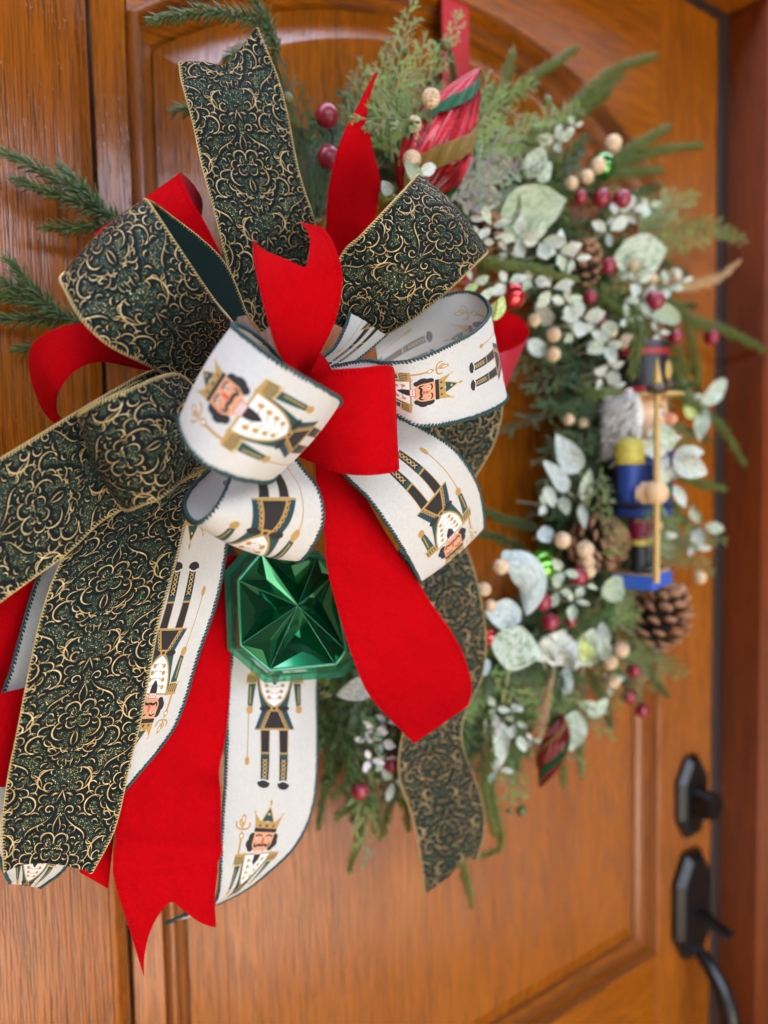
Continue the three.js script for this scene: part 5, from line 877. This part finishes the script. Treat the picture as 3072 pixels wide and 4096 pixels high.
// ---------------------------------------------------------------- wooden nutcracker, facing out from the door
{
  const foot = at(1388, 1250, 0.115), u = unit(foot), hgt = 500 * u, k = hgt / 500;     // k: metres per view unit on the figure
  const t = thing('nutcracker', 'painted wooden toy soldier with black hat, white hair, blue coat and gold staff', 'figurine', foot);
  const turn = 0.28, P = (name, g, mat, x, y, z, parent = t, label) => { g.translate(x, y, z); g.scale(k, k, k); g.rotateY(turn); g.translate(foot.x, foot.y, foot.z); return part(name, g, mat, parent, label); };
  const paint = (r, g, b, rough = 0.4) => phys({ color: new THREE.Color(r, g, b), roughness: rough, clearcoat: 0.3, clearcoatRoughness: 0.25 });
  const blue = paint(0.012, 0.045, 0.24), black = paint(0.012, 0.013, 0.016), red = paint(0.3, 0.014, 0.02), wine = paint(0.2, 0.006, 0.04), gold = phys({ color: new THREE.Color(0.55, 0.36, 0.12), metalness: 0.3, roughness: 0.5 }), skin = paint(0.72, 0.45, 0.26), natural = paint(0.66, 0.42, 0.22, 0.55), yellow = paint(0.5, 0.42, 0.06, 0.6), green = paint(0.02, 0.13, 0.08), white = paint(0.78, 0.77, 0.74, 0.5);
  const cyl = (r0, r1, h) => new THREE.CylinderGeometry(r1, r0, h, 28), lathe = (pts) => new THREE.LatheGeometry(pts.map(([x, y]) => new THREE.Vector2(x, y)), 36);
  P('stand', new RoundedBoxGeometry(118, 30, 92, 3, 3), paint(0.03, 0.11, 0.5), 12, -2, -6); P('stand_top', new RoundedBoxGeometry(112, 3, 86, 2, 1.2), natural, 12, 14.8, -6);
  for (const s of [-1, 1]) {
    const b = lathe([[0, 0], [19, 0], [20, 8], [17, 20], [16, 56], [17, 60], [0, 60]]); P('boot', b, black, s * 21, 17, 0); const toe = new THREE.SphereGeometry(18, 20, 14); toe.scale(1, 0.6, 1.25); P('toe', toe, black, s * 21, 26, 14);
    P('boot_band', cyl(19, 19, 13), yellow, s * 21, 82, 0); P('trouser_leg', cyl(19, 22, 50), wine, s * 21, 113, 0);
  }
  P('coat', lathe([[0, 0], [58, 0], [60, 6], [57, 60], [60, 120], [64, 146], [56, 154], [0, 154]]), blue, 0, 136, 0);
  { const pl = lathe([[0, 0], [26, 0], [27, 60], [26, 112], [0, 112]]); pl.scale(1, 1, 0.34); P('coat_front', pl, green, 6, 168, 51); for (let q = 0; q < 4; q++) { const b = new THREE.SphereGeometry(6.5, 14, 10); P('button', b, red, 4, 176 + q * 32, 61); } }
  P('belt', cyl(59.5, 59.5, 9), black, 0, 158, 0);
  for (const s of [-1, 1]) {
    const sh = new THREE.SphereGeometry(30, 24, 16); sh.scale(1, 0.78, 1); P('shoulder', sh, yellow, s * 80, 282, 0); const fr = lathe([[0, 0], [31, 0], [30, 20], [26, 30], [0, 30]]); P('epaulette_fringe', fr, yellow, s * 80, 248, 0);
    const up = cyl(24, 26, 66); P('upper_arm', up, blue, s * 82, 224, 2); const el = new THREE.SphereGeometry(25, 20, 14); P('elbow', el, blue, s * 82, 192, 4);
    if (s < 0) { const fa = cyl(21, 24, 26); fa.rotateX(Math.PI / 2); P('forearm', fa, blue, -84, 190, 16); const cf = cyl(22, 22, 26); cf.rotateX(Math.PI / 2); P('cuff', cf, natural, -86, 190, 36); const hd = new THREE.SphereGeometry(25, 26, 18); P('hand', hd, natural, -90, 191, 58); } else { P('forearm', cyl(21, 24, 30), blue, 82, 178, 2); const hd = new THREE.SphereGeometry(24, 26, 18); P('hand', hd, natural, 82, 150, 2); }
  }
  P('neck', cyl(34, 36, 14), natural, 0, 294, 0);
  const head = P('head', lathe([[0, 0], [42, 0], [47, 10], [48, 60], [47, 100], [0, 104]]), skin, 0, 290, 2);
  const nose = new THREE.SphereGeometry(12, 18, 12); nose.scale(0.9, 1.15, 1.5); P('nose', nose, paint(0.72, 0.3, 0.18), 0, 340, 54, head);
  for (const s of [-1, 1]) { const e = new THREE.SphereGeometry(8.5, 16, 12); e.scale(1, 1, 0.4); P('eye', e, white, s * 21, 352, 44, head); const i = new THREE.SphereGeometry(5, 14, 10); i.scale(1, 1, 0.45); P('iris', i, paint(0.03, 0.14, 0.45), s * 21, 351, 47, head); const br = new THREE.CapsuleGeometry(2.6, 16, 4, 8); br.rotateZ(Math.PI / 2 + s * 0.25); P('eyebrow', br, black, s * 21, 367, 45, head); const mu = new THREE.CapsuleGeometry(4.2, 17, 4, 8); mu.rotateZ(Math.PI / 2 - s * 0.3); P('moustache', mu, black, s * 13, 322, 48, head); const ck = new THREE.SphereGeometry(8, 14, 10); ck.scale(1, 1, 0.25); P('cheek', ck, paint(0.75, 0.32, 0.24), s * 30, 333, 37, head); }
  P('mouth', new RoundedBoxGeometry(30, 12, 8, 2, 3), red, 0, 308, 48, head); P('teeth', new RoundedBoxGeometry(26, 7, 6, 2, 1.5), white, 0, 309, 51, head);
  { // fluffy hair at the back and sides, beard under the chin: many tufts of one mass
    const mb = new MB();
    const tuft = (x, y, z, dx, dy, dz, l) => { const a = new V3(x, y, z), pts = [a, a.clone().add(new V3(dx, dy, dz).multiplyScalar(l * 0.5)), a.clone().add(new V3(dx * 1.1, dy - 0.25, dz * 1.1).multiplyScalar(l))].map((p) => p.multiplyScalar(k).applyAxisAngle(new V3(0, 1, 0), turn).add(foot)); tubeInto(mb, pts, (q) => k * 4.2 * (1 - 0.8 * q), 5); };
    for (let q = 0; q < 900; q++) { const a = rr(-3.35, 0.25), r = rr(38, 46), y = rr(296, 398); tuft(Math.cos(a) * r, y, Math.sin(a) * r + 2, Math.cos(a) * rr(0.5, 1), rr(-0.9, 0.25), Math.sin(a) * rr(0.5, 1), rr(30, 58)); }
    const sh2 = new THREE.SphereGeometry(1, 24, 18); sh2.scale(56 * k, 58 * k, 50 * k); sh2.translate(foot.x - 16 * k, foot.y + 346 * k, foot.z - 16 * k); tubeInto(mb, [foot.clone().add(new V3(-0.001, 346 * k, -16 * k)), foot.clone().add(new V3(0, 346 * k, -20 * k))], 0.001, 4); part('hair_mass', sh2, std({ color: new THREE.Color(0.85, 0.83, 0.79), roughness: 1 }), t);
    part('hair', mb.geo(), std({ color: new THREE.Color(0.88, 0.86, 0.82), roughness: 0.95 }), t);
    mb.p = []; mb.i = []; mb.u = []; for (let q = 0; q < 160; q++) { const x = rr(-24, 24); tuft(x, rr(290, 300), rr(40, 50), x / 60, -1, rr(0, 0.3), rr(30, 56)); } part('beard', mb.geo(), std({ color: new THREE.Color(0.72, 0.7, 0.69), roughness: 0.95 }), head);
  }
  P('hat', lathe([[0, 0], [50, 0], [51, 6], [49, 60], [52, 96], [53, 104], [48, 108], [0, 108]]), black, 0, 396, 0);
  P('hat_band', cyl(52, 52, 13), red, 0, 402, 0); P('hat_band', cyl(53.5, 54.2, 13), red, 0, 480, 0);
  const brim = cyl(58, 56, 7); brim.scale(1, 1, 1.25); P('hat_brim', brim, gold, 0, 392, 12); const em = new THREE.SphereGeometry(17, 20, 14); em.scale(0.85, 1.2, 0.35); P('emblem', em, gold, 4, 442, 51);
  // staff with its dark disc and gold tip, held in the left-hand fist
  P('staff', cyl(7, 5.5, 392), gold, -98, 206, 62); const dc = new THREE.SphereGeometry(26, 24, 14); dc.scale(1, 0.44, 0.85); P('staff_disc', dc, paint(0.05, 0.028, 0.008), -98, 396, 62); const tp = new THREE.ConeGeometry(11, 54, 18); P('staff_tip', tp, gold, -98, 434, 62);
}
renderer.render(scene, camera);
